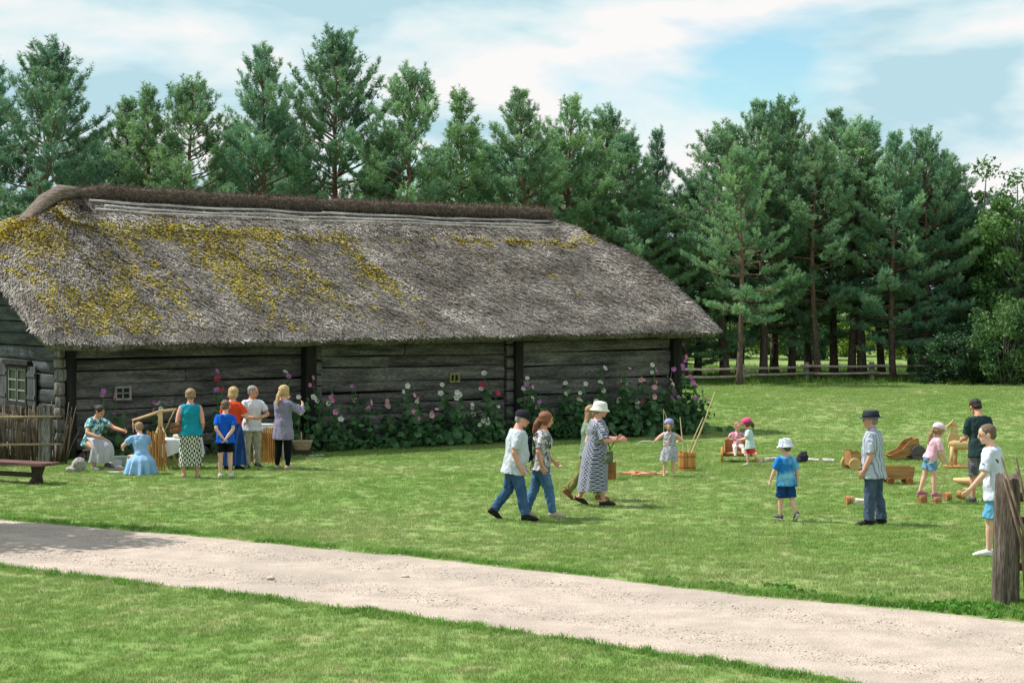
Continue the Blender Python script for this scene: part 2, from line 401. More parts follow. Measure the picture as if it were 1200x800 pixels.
# end wall window with shutters: wall plane at a = 0, logs stand proud to a = 0.01
def ebox(mb, p0, p1, y0, y1, a0, th, mid=None):
    m0, m1 = m_of(p1), m_of(p0); pm = (p0+p1)/2
    z1, z0 = ez(mid or pm, y0), ez(mid or pm, y1); mb.box((a0, (m0+m1)/2, (z0+z1)/2), (th, m1-m0, z1-z0))
    return m0, m1, z0, z1
mb = MB(); m0, m1, z0, z1 = ebox(mb, 12.5, 33, 430, 471.5, -.03, .02, 23); del mb
fr_m = m_post; t = .07; mb = MB()
for z in (z0, z1): mb.box((-.04, (m0+m1)/2, z), (.09, m1-m0+.24, t))
for m_ in (m0-.03, m1+.03): mb.box((-.038, m_, (z0+z1)/2), (.08, t, z1-z0-t))
win = mb.build('window', m_post, barn)
mb = MB(); mb.box((-.06, (m0+m1)/2, z1+.11), (.12, m1-m0+.5, .1)); mb.build('lintel', m_post, win)
mb = MB(); mb.box((-.07, (m0+m1)/2, z0-.07), (.16, m1-m0+.4, .05)); mb.build('sill', m_post, win)
mc = (m0+m1)/2
mb = MB(); mb.box((-.04, mc, (z0+z1)/2), (.06, .05, z1-z0-t)); mb.build('mullion', m_post, win)
m_sash = M('green_white_sash', srgb(136, 142, 130), srgb(106, 112, 102), scale=10)
for (q0, q1) in ((m0+.03, mc-.04), (mc+.04, m1-.03)):
    mb = MB(); zz0, zz1 = z0+.05, z1-.05
    for q in (q0, q1): mb.box((-.045, q, (zz0+zz1)/2), (.04, .03, zz1-zz0))
    for k in range(4): mb.box((-.043, (q0+q1)/2, zz0+(zz1-zz0)*k/3), (.034, q1-q0-.03, .03))
    s_ = mb.build('sash', m_sash, win)
    for k in range(3):
        mb = MB(); mb.box((-.036, (q0+q1)/2, zz0+(zz1-zz0)*(k+.5)/3), (.008, q1-q0-.02, (zz1-zz0)/3-.02)); mb.build('pane', m_glass, win)
m_shut = M('grey_shutter', srgb(78, 80, 82), srgb(54, 56, 60), scale=4, stretch=(2, 2, .4), bump=.5, bscale=20)
for (q0, q1) in ((m0-.62, m0-.1), (m1+.1, m1+.62)):
    sh = None
    for k in range(3):
        w = (q1-q0)/3; mb = MB(); mb.box((-.05, q0+w*(k+.5), (z0+z1)/2), (.035, w-.012, z1-z0+.08))
        if sh is None: sh = mb.build('shutter', m_shut, barn)
        else: mb.build('plank', m_shut, sh)
    for zz in (z0+.15, z1-.15):
        mb = MB(); mb.box((-.078, (q0+q1)/2, zz), (.02, q1-q0-.04, .08)); mb.build('batten', m_shut, sh)

# ------------------------------------------------------------------ thatched roof
eL, eR, oF = .82, .94, 1.0
RA, RBx = 2.2, 15.75                  # ridge ends along the wall
def ridge(a): return Vector((a, DB/2, 5.90+(5.70-5.90)*(a-RA)/(RBx-RA)-.06*math.sin(math.pi*max(0, min(1, (a-RA)/(RBx-RA))))))
per = []
def corner(cx, cy, a0, a1, r, n=7): return [(cx+r*math.cos(R(a0+(a1-a0)*i/n)), cy+r*math.sin(R(a0+(a1-a0)*i/n))) for i in range(n+1)]
x0_, x1_, y0_, y1_ = -eL, LB+eR, -oF, DB+oF; rc = .5
pts = []
for i in range(70): pts.append((x0_+.12+(x1_-rc-x0_-.12)*i/70, y0_))
pts += corner(x1_-rc, y0_+rc, -90, 0, rc)
for i in range(1, 30): pts.append((x1_, y0_+rc+(y1_-y0_-2*rc)*i/30))
pts += corner(x1_-rc, y1_-rc, 0, 90, rc)
for i in range(1, 40): pts.append((x1_-rc-(x1_-x0_-2*rc)*i/40, y1_))
pts += corner(x0_+rc, y1_-rc, 90, 180, rc)
for i in range(1, 36): pts.append((x0_, y1_-rc-(y1_-rc-y0_-.12)*i/36))
NP = len(pts); NV = 34
def eave_z(x, y):
    t = (x-x0_)/(x1_-x0_); z = 2.56+.12*t
    m = min(y-y0_, y1_-y)
    w = max(0, min(1, 1-(x-x0_)/1.3))
    rise = min(.50*m, 1.45+.05*m)*w if w > 0 else 0
    return z+max(0, rise)
def roof_pt(x, y, v):
    E = Vector((x, y, eave_z(x, y)))
    # the ridge target: straight up the slope on the long sides, gathered at the ends on the hips
    a = min(max(x, RA), RBx); Rr = ridge(a)
    side_l = max(0, (RA-x)/(RA-x0_)); side_r = max(0, (x-RBx)/(x1_-RBx)); hip = max(side_l, side_r)
    P = E.lerp(Rr, v)
    b = math.sin(math.pi*min(1, v*1.0))
    out = Vector((x-LB/2, (y-DB/2)*1.0, 0))
    dirn = Vector((1 if x > RBx else (-1 if x < RA else 0), 0, 0))*hip+Vector((0, 1 if y > DB/2 else -1, 0))*(min(1, abs(y-DB/2)/(DB/2+oF)))
    if dirn.length > 0: dirn.normalize()
    amt = .10+.42*hip*(1-.55*(1 if side_l > 0 else 0))
    P += (dirn*.75+Vector((0, 0, .66)))*(b*amt)
    # uneven old straw, a thicker newer course near the top
    P.z += .035*mnoise.noise(Vector((P.x*.8, P.y*.8, P.z*.8)))+.03*mnoise.noise(Vector((P.x*2.3, P.y*2.3, P.z)))
    if v > .80: P += Vector((0, -.45 if y < DB/2 else .45, .9))*.07*min(1, (v-.80)/.02)
    return P
rows = [0, .015]+[i/(NV-1) for i in range(1, NV)]
grid = [[roof_pt(x, y, v) for (x, y) in pts] for v in rows]
# the lip: cut straw ends, then the underside back to the wall
lip1 = [Vector((p.x, p.y, p.z-.16-.05*(mnoise.noise(Vector((p.x*1.5, p.y*1.5, 3)))))) for p in grid[0]]
lip1 = [p+Vector((LB/2-p.x, DB/2-p.y, 0)).normalized()*.09 for p in lip1]
lip2 = [Vector((min(max(p.x, .05), LB-.05), min(max(p.y, .05), DB-.05), 0)) for p in lip1]
lip2 = [Vector((q.x, q.y, p.z+.45)) for p, q in zip(lip1, lip2)]
allrows = [lip2, lip1]+grid
V = [p for row in allrows for p in row]
Fq = [(k*NP+i, k*NP+(i+1) % NP, (k+1)*NP+(i+1) % NP, (k+1)*NP+i) for k in range(len(allrows)-1) for i in range(NP)]
def thatch_extra(nn, ll, v, co, out, mix):
    n = nn.new('ShaderNodeTexNoise'); n.inputs['Scale'].default_value = .9; n.inputs['Detail'].default_value = 5; ll.new(co, n.inputs['Vector'])
    f = ramp(nn, ll, n.outputs['Fac'], [(.40, (.62, .60, .58)), (.62, (1.05, 1.05, 1.05))])
    return mix(1.0, out, f, 'MULTIPLY')
m_thatch = M('old_thatch', srgb(136, 130, 122), srgb(82, 77, 71), scale=14, rough=1, bump=1, bscale=30, extra=thatch_extra, spec=.05)
m_straw = M('straw', srgb(192, 186, 180), srgb(144, 139, 132), scale=1.4, rough=.95, extra=thatch_extra, tone=((.30, .29, .28), (1.42, 1.40, 1.38)), spec=.08)
m_moss = M('roof_moss', srgb(204, 184, 60), srgb(172, 158, 58), scale=5, rough=1, tone=((.62, .64, .5), (1.25, 1.2, 1.0)), spec=.05)
me = np_mesh('thatch', V, Fq, True)
roof = link('roof', me, barn, m_thatch)
# straw ends standing out of the surface
perf = np.array([[p[:] for p in row] for row in grid])         # rows, NP, 3
def surf(t, r):                       # t in perimeter index units, r in row units (arrays)
    i0 = np.floor(t).astype(int) % NP; i1 = (i0+1) % NP; ft = (t-np.floor(t))[:, None]
    j0 = np.clip(np.floor(r).astype(int), 0, len(rows)-2); fr = (r-j0)[:, None]
    a = perf[j0, i0]*(1-ft)+perf[j0, i1]*ft; b = perf[j0+1, i0]*(1-ft)+perf[j0+1, i1]*ft
    nrm = np.cross(perf[j0, i1]-perf[j0, i0], b-a); nrm /= (np.linalg.norm(nrm, axis=1, keepdims=True)+1e-9)
    dn = a-b; dn /= (np.linalg.norm(dn, axis=1, keepdims=True)+1e-9)
    return a*(1-fr)+b*fr, nrm, dn
def strands(name, t, r, ln, wd, lift, jit, mat, tone, parent, back=.4):
    P, nr, dn = surf(t, r); n = len(t)
    sd_ = np.cross(nr, dn)
    d = dn+sd_*np.random.normal(0, jit, (n, 1))+nr*lift[:, None]; d /= np.linalg.norm(d, axis=1, keepdims=True)
    w = np.cross(d, nr); w /= (np.linalg.norm(w, axis=1, keepdims=True)+1e-9)
    b0 = P-d*(ln*back)[:, None]-nr*.01; tip = P+d*(ln*(1-back))[:, None]
    V = np.stack([b0-w*(wd/2)[:, None], b0+w*(wd/2)[:, None], tip+w*(wd*.35)[:, None], tip-w*(wd*.35)[:, None]], 1).reshape(-1, 3)
    Fq = np.arange(n*4).reshape(-1, 4)
    o = link(name, np_mesh(name, V, Fq, False, np.repeat(tone, 4)), parent, mat); o['kind'] = 'stuff'; return o
nr_ = len(rows)-1
n = 95000
t = np.concatenate([np.random.uniform(0, 78, int(n*.72)), np.random.uniform(70, 110, int(n*.13)), np.random.uniform(NP-40, NP, int(n*.15))])
n = len(t); r = np.random.uniform(0, 1, n)**1.08*nr_
P, _, _ = surf(t, r)
patch = np.array([mnoise.noise(Vector((p[0]*.9, p[1]*.9, p[2]*.9))) for p in P])
vv = r/nr_; streak = np.exp(-((P[:, 0]-(8.5+(.78-vv)*2.0))/.16)**2)*(vv < .8)*(vv > .12)
tone = np.clip(np.random.beta(1.5, 1.8, n)*.9+.22*patch+np.where(vv > .8, .34, 0)+.45*streak, 0, 1)
strands('straw', t, r, np.random.uniform(.10, .30, n), np.random.uniform(.012, .034, n), np.abs(np.random.normal(.20, .16, n)), .28, m_straw, tone, roof)
# fringe of straw ends hanging at the eave
n = 9000; t = np.concatenate([np.random.uniform(0, 78, 7000), np.random.uniform(70, 110, 1000), np.random.uniform(NP-40, NP, 1000)]); r = np.random.uniform(0, 1.6, n)
strands('eave_fringe', t, r, np.random.uniform(.12, .24, n), np.random.uniform(.012, .026, n), np.random.normal(-.35, .2, n), .25, m_straw, np.random.beta(2, 2.5, n), roof, back=.55)
# moss: streaks and tufts, dense to the left and below the top course
n = 190000; t = np.concatenate([np.random.uniform(0, 72, int(n*.8)), np.random.uniform(NP-40, NP, n-int(n*.8))]); r = np.random.uniform(.06, .93, n)*nr_
P, _, _ = surf(t, r)
def mval(p, v):
    a = p[0]; q = mnoise.noise(Vector((a*.85+p[2]*.35, 3.3, p[2]*.30)))*.9+mnoise.noise(Vector((a*2.1+p[2]*.8, 8, p[2]*1.1)))*.6+mnoise.noise(Vector((a*5.5, 1, p[2]*5)))*.5
    left = .46-.050*max(a, 0)+(-.1 if a > 9 else 0)
    band = .6*math.exp(-((v-.765)/.05)**2)*(1.0 if a < 12.5 else 1.2)
    low = -.45*max(0, .3-v)/.3
    top = -.75 if v > .82 and a > 4.5 else (-.3 if v > .82 else 0)
    return q+left+band+low+top
mv = np.array([mval(p, v) for p, v in zip(P, r/nr_)])
k = (mv > .53+np.random.normal(0, .14, n)) & (mv > .15); t = t[k]; r = r[k]; n = len(t)
strands('moss', t, r, np.random.uniform(.05, .11, n), np.random.uniform(.026, .056, n), np.abs(np.random.normal(.28, .2, n)), .9, m_moss, np.random.beta(2, 2, n), roof, back=.2)
# ridge roll of dark heather, with bristles; side poles
m_heather = M('ridge_heather', srgb(118, 104, 94), srgb(76, 66, 60), scale=20, rough=1, bump=1, bscale=50)
m_brist = M('heather_bristle', srgb(140, 124, 112), srgb(92, 80, 72), scale=6, rough=1, tone=((.5, .5, .5), (1.2, 1.2, 1.2)), spec=.05)
mb = MB(); pp = []; rr = []
for i in range(46):
    a = RA-.75+(RBx+.25-RA+.75)*i/45; p = ridge(a); e = min(1, i/3, (45-i)/2+.35)
    pp.append(p+Vector((0, -.05, .17-.20*max(0, 1-i/4)+.03*mnoise.noise(Vector((a*1.2, 0, 0)))))); rr.append(.165*(.55+.45*e)+.025*mnoise.noise(Vector((a*2, 5, 0))))
mb.tube(pp, rr, 12); roll = mb.build('ridge_roll', m_heather, roof, True)
n = 15000; i0 = np.random.uniform(0, 44.99, n); ii = i0.astype(int); f = (i0-ii)[:, None]
pa = np.array([p[:] for p in pp]); c = pa[ii]*(1-f)+pa[ii+1]*f; rad = np.array(rr)[ii]
an = np.random.uniform(-.6, math.pi+.9, n); dr = np.stack([np.random.normal(0, .25, n), np.cos(an), np.sin(an)], 1)
b0 = c+dr*(rad*.9)[:, None]; dirn = dr+np.stack([np.random.normal(0, .5, n), np.random.normal(0, .3, n), np.random.normal(-.1, .3, n)], 1)
tip = b0+dirn*np.random.uniform(.06, .15, n)[:, None]; w = np.random.normal(0, 1, (n, 3)); w /= np.linalg.norm(w, axis=1, keepdims=True); w *= .008
V = np.stack([b0-w, b0+w, tip], 1).reshape(-1, 3)
o = link('ridge_bristle', np_mesh('ridge_bristle', V, np.arange(n*3).reshape(-1, 3), False, np.repeat(np.random.rand(n), 3)), roof, m_brist); o['kind'] = 'stuff'
# bound straw cap at the left ridge end
mb = MB(); p = ridge(RA-.5); mb.loft([(p+Vector((-1.5, -.3, -1.02)), Vector((0, .42, 0)), Vector((-.06, 0, .07))), (p+Vector((-1.0, -.25, -.64)), Vector((0, .38, 0)), Vector((-.08, 0, .12))), (p+Vector((-.45, -.12, -.16)), Vector((0, .31, 0)), Vector((-.08, 0, .20))), (p+Vector((-.05, -.05, .08)), Vector((0, .26, 0)), Vector((0, 0, .23))), (p+Vector((.45, -.05, .13)), Vector((0, .14, 0)), Vector((0, 0, .14)))], 14)
mb.build('ridge_cap', M('bound_reed', srgb(138, 124, 112), srgb(84, 74, 66), scale=9, stretch=(.6, 3, 3), rough=1, bump=1, bscale=26), roof, True)
m_pole = M('grey_pole', srgb(196, 190, 184), srgb(140, 134, 130), scale=5, stretch=(.4, 3, 3), bump=.4)
def slope_pt(a, v, lift): 
    p = roof_pt(a, y0_, v); return p+Vector((0, -.45, .85))*lift
for (a0, a1, v, r_) in ((2.3, 9.0, .945, .032), (8.6, 15.9, .945, .03), (2.6, 8.4, .905, .026), (8.1, 15.6, .905, .028), (2.3, 16.2, .875, .022)):
    mb = MB(); mb.tube([slope_pt(a0+(a1-a0)*i/10, v+.004*math.sin(i*1.7+a0), .05) for i in range(11)], [r_*(1.1-.04*i) for i in range(11)], 7); mb.build('ridge_pole', m_pole, roof, True)
# ------------------------------------------------------------------ trees
m_bark = None
def bark_extra(nn, ll, v, co, out, mix):
    sp = nn.new('ShaderNodeSeparateXYZ'); ll.new(co, sp.inputs[0])
    f = ramp(nn, ll, sp.outputs['Z'], [(0.0, (0, 0, 0)), (1.0, (1, 1, 1))])
    mr = nn.new('ShaderNodeMapRange'); ll.new(sp.outputs['Z'], mr.inputs['Value']); mr.inputs['From Min'].default_value = 2.0; mr.inputs['From Max'].default_value = 6.5
    mm = nn.new('ShaderNodeMath'); mm.operation = 'MULTIPLY'; mm.inputs[1].default_value = .6; ll.new(mr.outputs['Result'], mm.inputs[0])
    return mix(mm.outputs[0], out, srgb(136, 104, 86))
m_bark = M('pine_bark', srgb(112, 96, 84), srgb(66, 56, 50), scale=6, stretch=(3, 3, .8), bump=.8, extra=bark_extra)
m_gbark = M('grey_bark', srgb(120, 116, 108), srgb(72, 70, 66), scale=6, stretch=(2, 2, .6), bump=.6)
def tree_hue(nn, ll, v, co, out, mix):
    oi = nn.new('ShaderNodeObjectInfo'); wn_ = nn.new('ShaderNodeTexWhiteNoise'); wn_.noise_dimensions = '1D'; ll.new(oi.outputs['Random'], wn_.inputs['W'])
    return mix(wn_.outputs['Value'], out, mix(1.0, out, (1.22, 1.10, .80), 'MULTIPLY'))
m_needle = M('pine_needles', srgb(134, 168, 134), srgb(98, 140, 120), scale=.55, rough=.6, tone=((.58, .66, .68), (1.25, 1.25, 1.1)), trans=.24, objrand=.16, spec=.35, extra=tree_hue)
m_leaf = M('broad_leaves', srgb(104, 136, 84), srgb(74, 110, 66), scale=.6, rough=.55, tone=((.6, .65, .6), (1.3, 1.25, 1.0)), trans=.3, objrand=.12, spec=.35)
m_leafd = M('dark_leaves', srgb(72, 108, 70), srgb(50, 82, 56), scale=.6, rough=.55, tone=((.6, .65, .6), (1.25, 1.2, 1.0)), trans=.22, objrand=.1, spec=.35)
m_leafy = M('yellow_green_leaves', srgb(150, 172, 84), srgb(108, 140, 58), scale=.6, rough=.55, tone=((.6, .65, .6), (1.3, 1.25, 1.0)), trans=.35, objrand=.12, spec=.3)
rng = np.random.default_rng(11)
def unit(v): return v/(np.linalg.norm(v, axis=-1, keepdims=True)+1e-9)
def brush(P, D, L, per, nl, nw, tone):
    """needle bundles: P,D (n,3), L (n,), per needles each"""
    n = len(P); s = rng.uniform(0, 1, (n, per, 1)); rad = unit(rng.normal(size=(n, per, 3)))
    rad = rad-D[:, None]*np.sum(rad*D[:, None], -1, keepdims=True); rad = unit(rad)
    d = unit(D[:, None]*rng.uniform(.35, 1.1, (n, per, 1))+rad)
    b = P[:, None]+D[:, None]*(L[:, None, None]*s); ln = nl*rng.uniform(.75, 1.2, (n, per, 1)); tip = b+d*ln
    w = unit(np.cross(d, rng.normal(size=(n, per, 3))))*nw
    V = np.stack([b-w, b+w, tip], 2).reshape(-1, 3); return V, np.repeat(tone, per*3)
def pine(seed, H, Rr, cb, per=20, lean=0.0, prof_p=1.5, nl=.15, nw=.014, dens=1.25, bare=0.0):
    global rng; rng = np.random.default_rng(seed)
    tx = lambda z: np.array([lean*z*z/H+.10*math.sin(z*.5+seed), .10*math.cos(z*.4+seed*2), z])
    mb = MB(); zs = np.linspace(-.15, H*.985, 13); r0 = .0135*H+.02
    mb.tube([tx(z) for z in zs], [r0*(1.25 if i == 0 else 1)*(1-.96*max(z, 0)/H)+.008 for i, z in enumerate(zs)], 9)
    P, D, L, T = [], [], [], []
    z = cb*H; 
    while z < H*.985:
        fr = (z-cb*H)/(H*(1-cb)); sp = .62*(1-.55*fr)
        prof = max(.06, (1-fr**prof_p)*.98+.03)*(min(1, .62+fr*2.4))
        nb = rng.integers(4, 7)
        a0 = rng.uniform(0, 6.28)
        for k in range(nb):
            if rng.random() < bare*(1-fr): continue
            az = a0+6.283*k/nb+rng.normal(0, .25); Lb = Rr*prof*rng.uniform(.62, 1.16)+.12
            el = R(-4+62*fr**1.1+rng.normal(0, 7)); o = tx(z+rng.normal(0, .1))
            dh = np.array([math.cos(az), math.sin(az), 0])
            ns = 7; pts = []
            for i in range(ns+1):
                t = i/ns; e = el+R(22)*t*t; pts.append(o+dh*(Lb*t*math.cos(el))+np.array([0, 0, Lb*t*math.sin(el)+Lb*.16*t*t-.05*Lb*math.sin(math.pi*t)]))
            mb.tube([pts[0], pts[3], pts[5], pts[7]], [.018+.012*Lb, .013+.006*Lb, .009+.003*Lb, .006], 4, cap=False)
            pts = np.array(pts)
            m = max(3, int(Lb*dens*7.2)); tone_b = rng.normal(0, .1)
            for q in range(m):
                t = rng.uniform(.28 if fr < .6 else .12, 1)**.8; i = min(int(t*ns), ns-1); f = t*ns-i; p = pts[i]*(1-f)+pts[i+1]*f
                ax = unit(pts[i+1]-pts[i]); side = unit(np.cross(ax, [0, 0, 1]))*(1 if rng.random() < .5 else -1)
                tl = (.16+.42*Lb*(1-t)**.7*.6)*rng.uniform(.5, 1.2); tw = unit(ax*.8+side*rng.uniform(.4, 1.2)+np.array([0, 0, rng.uniform(-.05, .45)]))
                ns2 = 1+int(tl/.17)
                for j in range(ns2):
                    pp = p+tw*tl*((j+1)/ns2)+rng.normal(0, .035, 3)
                    dd = unit(tw*.55+np.array([0, 0, .55+.45*fr])+rng.normal(0, .28, 3))
                    P.append(pp); D.append(dd); L.append(rng.uniform(.15, .27)*(1 if fr < .75 else 1.2))
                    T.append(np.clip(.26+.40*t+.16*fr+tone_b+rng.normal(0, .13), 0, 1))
            P.append(pts[-1]); D.append(unit(unit(pts[-1]-pts[-2])*.7+np.array([0, 0, .7]))); L.append(.3); T.append(.8)
        z += sp*rng.uniform(.8, 1.15)
    for q in range(5):
        P.append(tx(H*(.93+.012*q))); D.append(unit(np.array([rng.normal(0, .25), rng.normal(0, .25), 1]))); L.append(.42); T.append(.8)
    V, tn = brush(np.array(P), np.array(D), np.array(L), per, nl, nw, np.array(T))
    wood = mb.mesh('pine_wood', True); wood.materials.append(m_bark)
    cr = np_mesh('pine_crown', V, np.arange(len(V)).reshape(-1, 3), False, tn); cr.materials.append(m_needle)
    return wood, cr, H
PROT = [pine(1, 12, 3.2, .16, prof_p=1.7), pine(2, 12, 2.9, .12, prof_p=1.4), pine(3, 12, 3.3, .20, prof_p=2.1, lean=.03), pine(4, 12, 3.2, .10, prof_p=1.8), pine(5, 12, 3.2, .28, prof_p=1.9, bare=.30), pine(6, 12, 2.6, .08, prof_p=1.25)]
print('pine tris', [len(p[1].polygons) for p in PROT])
def put_pine(px, ytop, Z, k, rz, wide=1.0, label='', name='pine_tree', group='pines along the far edge of the lawn'):
    wood, cr, H = PROT[k]; x = (px-600)/F*Z; top = HC+(HY-ytop-13)/F*Z; s = top/H; wide *= 1.16
    e = empty(name, (x, Z, 0), rz, label, 'tree', group); e.scale = (s*wide, s*wide, s)
    link('trunk', wood, e); link('crown', cr, e); return e
# (column, row of the tip, distance, kind, turn, width, description)
PINES = [
 (-18, 62, 82, 0, .3, 1.0, 'tall pine cut by the left edge of the picture'),
 (46, 46, 80, 2, 1.0, .95, 'tall dark pine near the left edge, left of the ridge end'),
 (88, 150, 84, 3, 2.1, .9, 'short pine filling the gap right of the leftmost tall pines'),
 (150, 108, 84, 1, 2.2, .95, 'slim lighter pine above the left end of the barn ridge'),
 (176, 100, 82, 5, 0.4, 1.2, 'slim pine close right of the lighter one above the barn'),
 (222, 86, 81, 4, 3.0, .95, 'open pine with visible stem, left of the tall ones above the barn'),
 (262, 165, 84, 3, 4.4, .95, 'low bushy pine between two tall ones behind the barn ridge'),
 (306, 52, 80, 0, 4.0, .85, 'tall pine second highest above the middle of the barn'),
 (350, 170, 86, 1, 1.4, 1.2, 'low dense pine filling the gap left of the highest pine'),
 (394, 36, 82, 2, 5.0, .88, 'highest pine of the row above the barn roof'),
 (432, 190, 80, 3, 2.4, 1.0, 'low pale green pine just above the barn ridge'),
 (481, 74, 80, 4, 1.1, .92, 'round topped pine with a bare dark stem above the ridge'),
 (536, 104, 82, 5, 2.0, 1.2, 'narrow pine right of the round topped one'),
 (567, 160, 86, 3, .9, 1.0, 'lower dark pine tucked between narrow and broad pines'),
 (612, 102, 81, 0, 2.8, .95, 'broad pine above the right end of the barn ridge'),
 (668, 110, 83, 3, 3.4, .95, 'broad pine directly right of the ridge end'),
 (702, 122, 85, 2, .6, .85, 'pine with many upright tips behind the right hip'),
 (735, 148, 82, 1, 5.2, 1.1, 'sloping shouldered pine beyond the right hip of the roof'),
 (771, 148, 86, 5, 4.1, 1.0, 'small spire pine in the gap beyond the roof'),
 (800, 222, 84, 3, 2.6, 1.0, 'low bushy pine right of the small spire pine'),
 (846, 138, 84, 1, 1.8, 1.15, 'leftmost tall pine of the stand right of the barn'),
 (868, 165, 79, 4, 0.2, .8, 'pine whose pale stem stands at the fence near the barn corner'),
 (892, 114, 82, 0, .9, .9, 'tall pine with orange stem in the stand right of the barn'),
 (926, 112, 84, 2, 3.8, .82, 'highest pine of the stand right of the barn'),
 (955, 150, 81, 4, 2.5, .9, 'pine behind the hanging fence rails in the middle of the stand'),
 (976, 124, 85, 3, 5.5, .95, 'dense pine just right of the highest in the stand'),
 (1008, 134, 83, 1, 1.3, 1.1, 'pine above the second fence post'),
 (1047, 150, 81, 0, 4.6, .85, 'pine near the right end of the rail fence'),
 (1086, 146, 82, 2, 2.0, .85, 'pine with an open sky-pierced top over the fence end'),
 (1118, 178, 84, 5, 3.3, 1.2, 'rightmost narrow pine of the stand'),
]
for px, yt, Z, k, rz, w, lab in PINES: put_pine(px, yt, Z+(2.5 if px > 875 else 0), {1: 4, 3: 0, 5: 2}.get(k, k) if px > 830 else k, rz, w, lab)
# second row deeper in the wood: seen only as depth between the crowns
ORD = [a_+b_ for a_, b_ in [('', q) for q in 'first second third fourth fifth sixth seventh eighth ninth tenth eleventh twelfth thirteenth fourteenth fifteenth sixteenth seventeenth eighteenth nineteenth twentieth'.split()]]+['twenty-'+q for q in 'first second third fourth fifth sixth seventh eighth ninth'.split()]+['thirtieth']
BACK = [(-60, 120), (120, 150), (200, 150), (280, 140), (330, 130), (450, 150), (510, 165), (580, 165), (640, 160), (690, 175), (760, 200), (820, 200), (870, 185), (910, 170), (945, 170), (1000, 180), (1030, 190), (1070, 205), (1110, 215)]
for i, (px, yt) in enumerate(BACK):
    put_pine(px, yt, random.uniform(85.5, 90.5), ([3, 0, 1, 3] if px < 790 else [4, 2, 4, 4])[i % 4], random.uniform(0, 6), 1.15, ORD[i]+' from the left of the pines standing deeper in the wood', group='pines of the second row')

def leafy(seed, H, Rx, zc, Rz, nl, ls, trunk_r, gap=.25, nclu=70, wood=None, lmat=None, low=False):
    g_ = np.random.default_rng(seed); mb = MB()
    if trunk_r: mb.tube([(0, 0, -.1), (.05, .03, H*.25), (-.04, .05, H*.5), (.03, 0, H*.66)], [trunk_r*1.2, trunk_r*.9, trunk_r*.6, trunk_r*.12], 8)
    C = []; S = []
    while len(C) < nclu:
        d = unit(g_.normal(size=3)); rr = g_.uniform(.35, 1)**.5; bump = 1+.22*math.sin(d[0]*5+seed)+.18*math.sin(d[2]*7+d[1]*4+seed)
        c = d*rr*bump*np.array([Rx, Rx, Rz])+np.array([0, 0, zc])
        if c[2] < .15: c[2] = g_.uniform(.15, .6)
        C.append(c); S.append(g_.uniform(.55, 1.15)*Rx*gap)
        if trunk_r and len(C) % 3 == 0:
            b = np.array([0, 0, max(.25*H, min(c[2]*.7, H*.75))]); mid = (b+c)/2+np.array([0, 0, .12*Rx])
            mb.tube([b, mid, c], [trunk_r*.35, trunk_r*.2, trunk_r*.06], 5, cap=False)
        elif not trunk_r and len(C) % 2 == 0:
            mb.tube([(c[0]*.15, c[1]*.15, 0), (c[0]*.5, c[1]*.5, c[2]*.6), c], [.03, .02, .008], 4, cap=False)
    C = np.array(C); S = np.array(S); per = nl//nclu
    dd = unit(g_.normal(size=(nclu, per, 3)))*np.power(g_.uniform(0, 1, (nclu, per, 1)), .45)
    P = (C[:, None]+dd*S[:, None, None]*np.array([1, 1, .75])).reshape(-1, 3); n = len(P)
    P[:, 2] = np.maximum(P[:, 2], .04)
    nrm = unit(g_.normal(size=(n, 3))+np.array([0, 0, .6])); u = unit(np.cross(nrm, g_.normal(size=(n, 3)))); v = np.cross(nrm, u)
    sz = ls*g_.uniform(.6, 1.3, (n, 1)); bend = nrm*sz*.25
    V = np.stack([P-u*sz, P+v*sz*.55-bend*.2, P+u*sz-bend, P-v*sz*.55-bend*.2], 1).reshape(-1, 3)
    ct = g_.uniform(0, .5, nclu); tn = np.clip(np.repeat(ct, per)+g_.uniform(0, .5, n), 0, 1)
    w = mb.mesh('wood', True); w.materials.append(m_gbark)
    cr = np_mesh('leaves', V, np.arange(n*4).reshape(-1, 4), False, np.repeat(tn, 4)); cr.materials.append(lmat)
    return w, cr
def put_leafy(name, pr, px, Z, rz, s, label, cat, group, parts=('trunk', 'crown')):
    e = empty(name, ((px-600)/F*Z, Z, 0), rz, label, cat, group); e.scale = s
    link(parts[0], pr[0], e); link(parts[1], pr[1], e); return e
LA = leafy(21, 8, 2.3, 4.9, 3.1, 15000, .10, .16, .30, 90, lmat=m_leaf)
LB_ = leafy(22, 8, 2.2, 4.4, 3.8, 15000, .09, .14, .30, 90, lmat=m_leafd)
LC = leafy(23, 2.4, 1.5, 1.1, 1.1, 8000, .075, 0, .34, 60, lmat=m_leafy)
LD = leafy(24, 3.0, 1.6, 1.4, 1.5, 9000, .08, 0, .34, 60, lmat=m_leafd)
LE = leafy(25, 3.0, 1.5, 1.5, 1.6, 8000, .08, 0, .34, 60, lmat=m_leaf)
gt = 'broadleaf trees at the right end of the wood'
put_leafy('broadleaf_tree', LA, 1152, 88, .2, (1.05, 1.05, 1.08), 'broadleaf tree between the pine stand and the right edge', 'tree', gt)
put_leafy('broadleaf_tree', LA, 1193, 84, 2.2, (1.05, 1.05, 1.0), 'light green broadleaf tree cut by the right edge', 'tree', gt)
put_leafy('broadleaf_tree', LB_, 1240, 90, 1.2, (1.1, 1.1, 1.15), 'broadleaf tree just beyond the right edge', 'tree', gt)
gs = 'bushes below the trees'
put_leafy('bush', LD, 1122, 80.5, .4, (1.0, 1.0, .72), 'dark rounded bush beside the right end of the rail fence', 'bush', gs, ('stem', 'foliage'))
put_leafy('bush', LD, 1150, 82, 2.4, (1.1, 1.0, .85), 'larger dark bush right of the fence end', 'bush', gs, ('stem', 'foliage'))
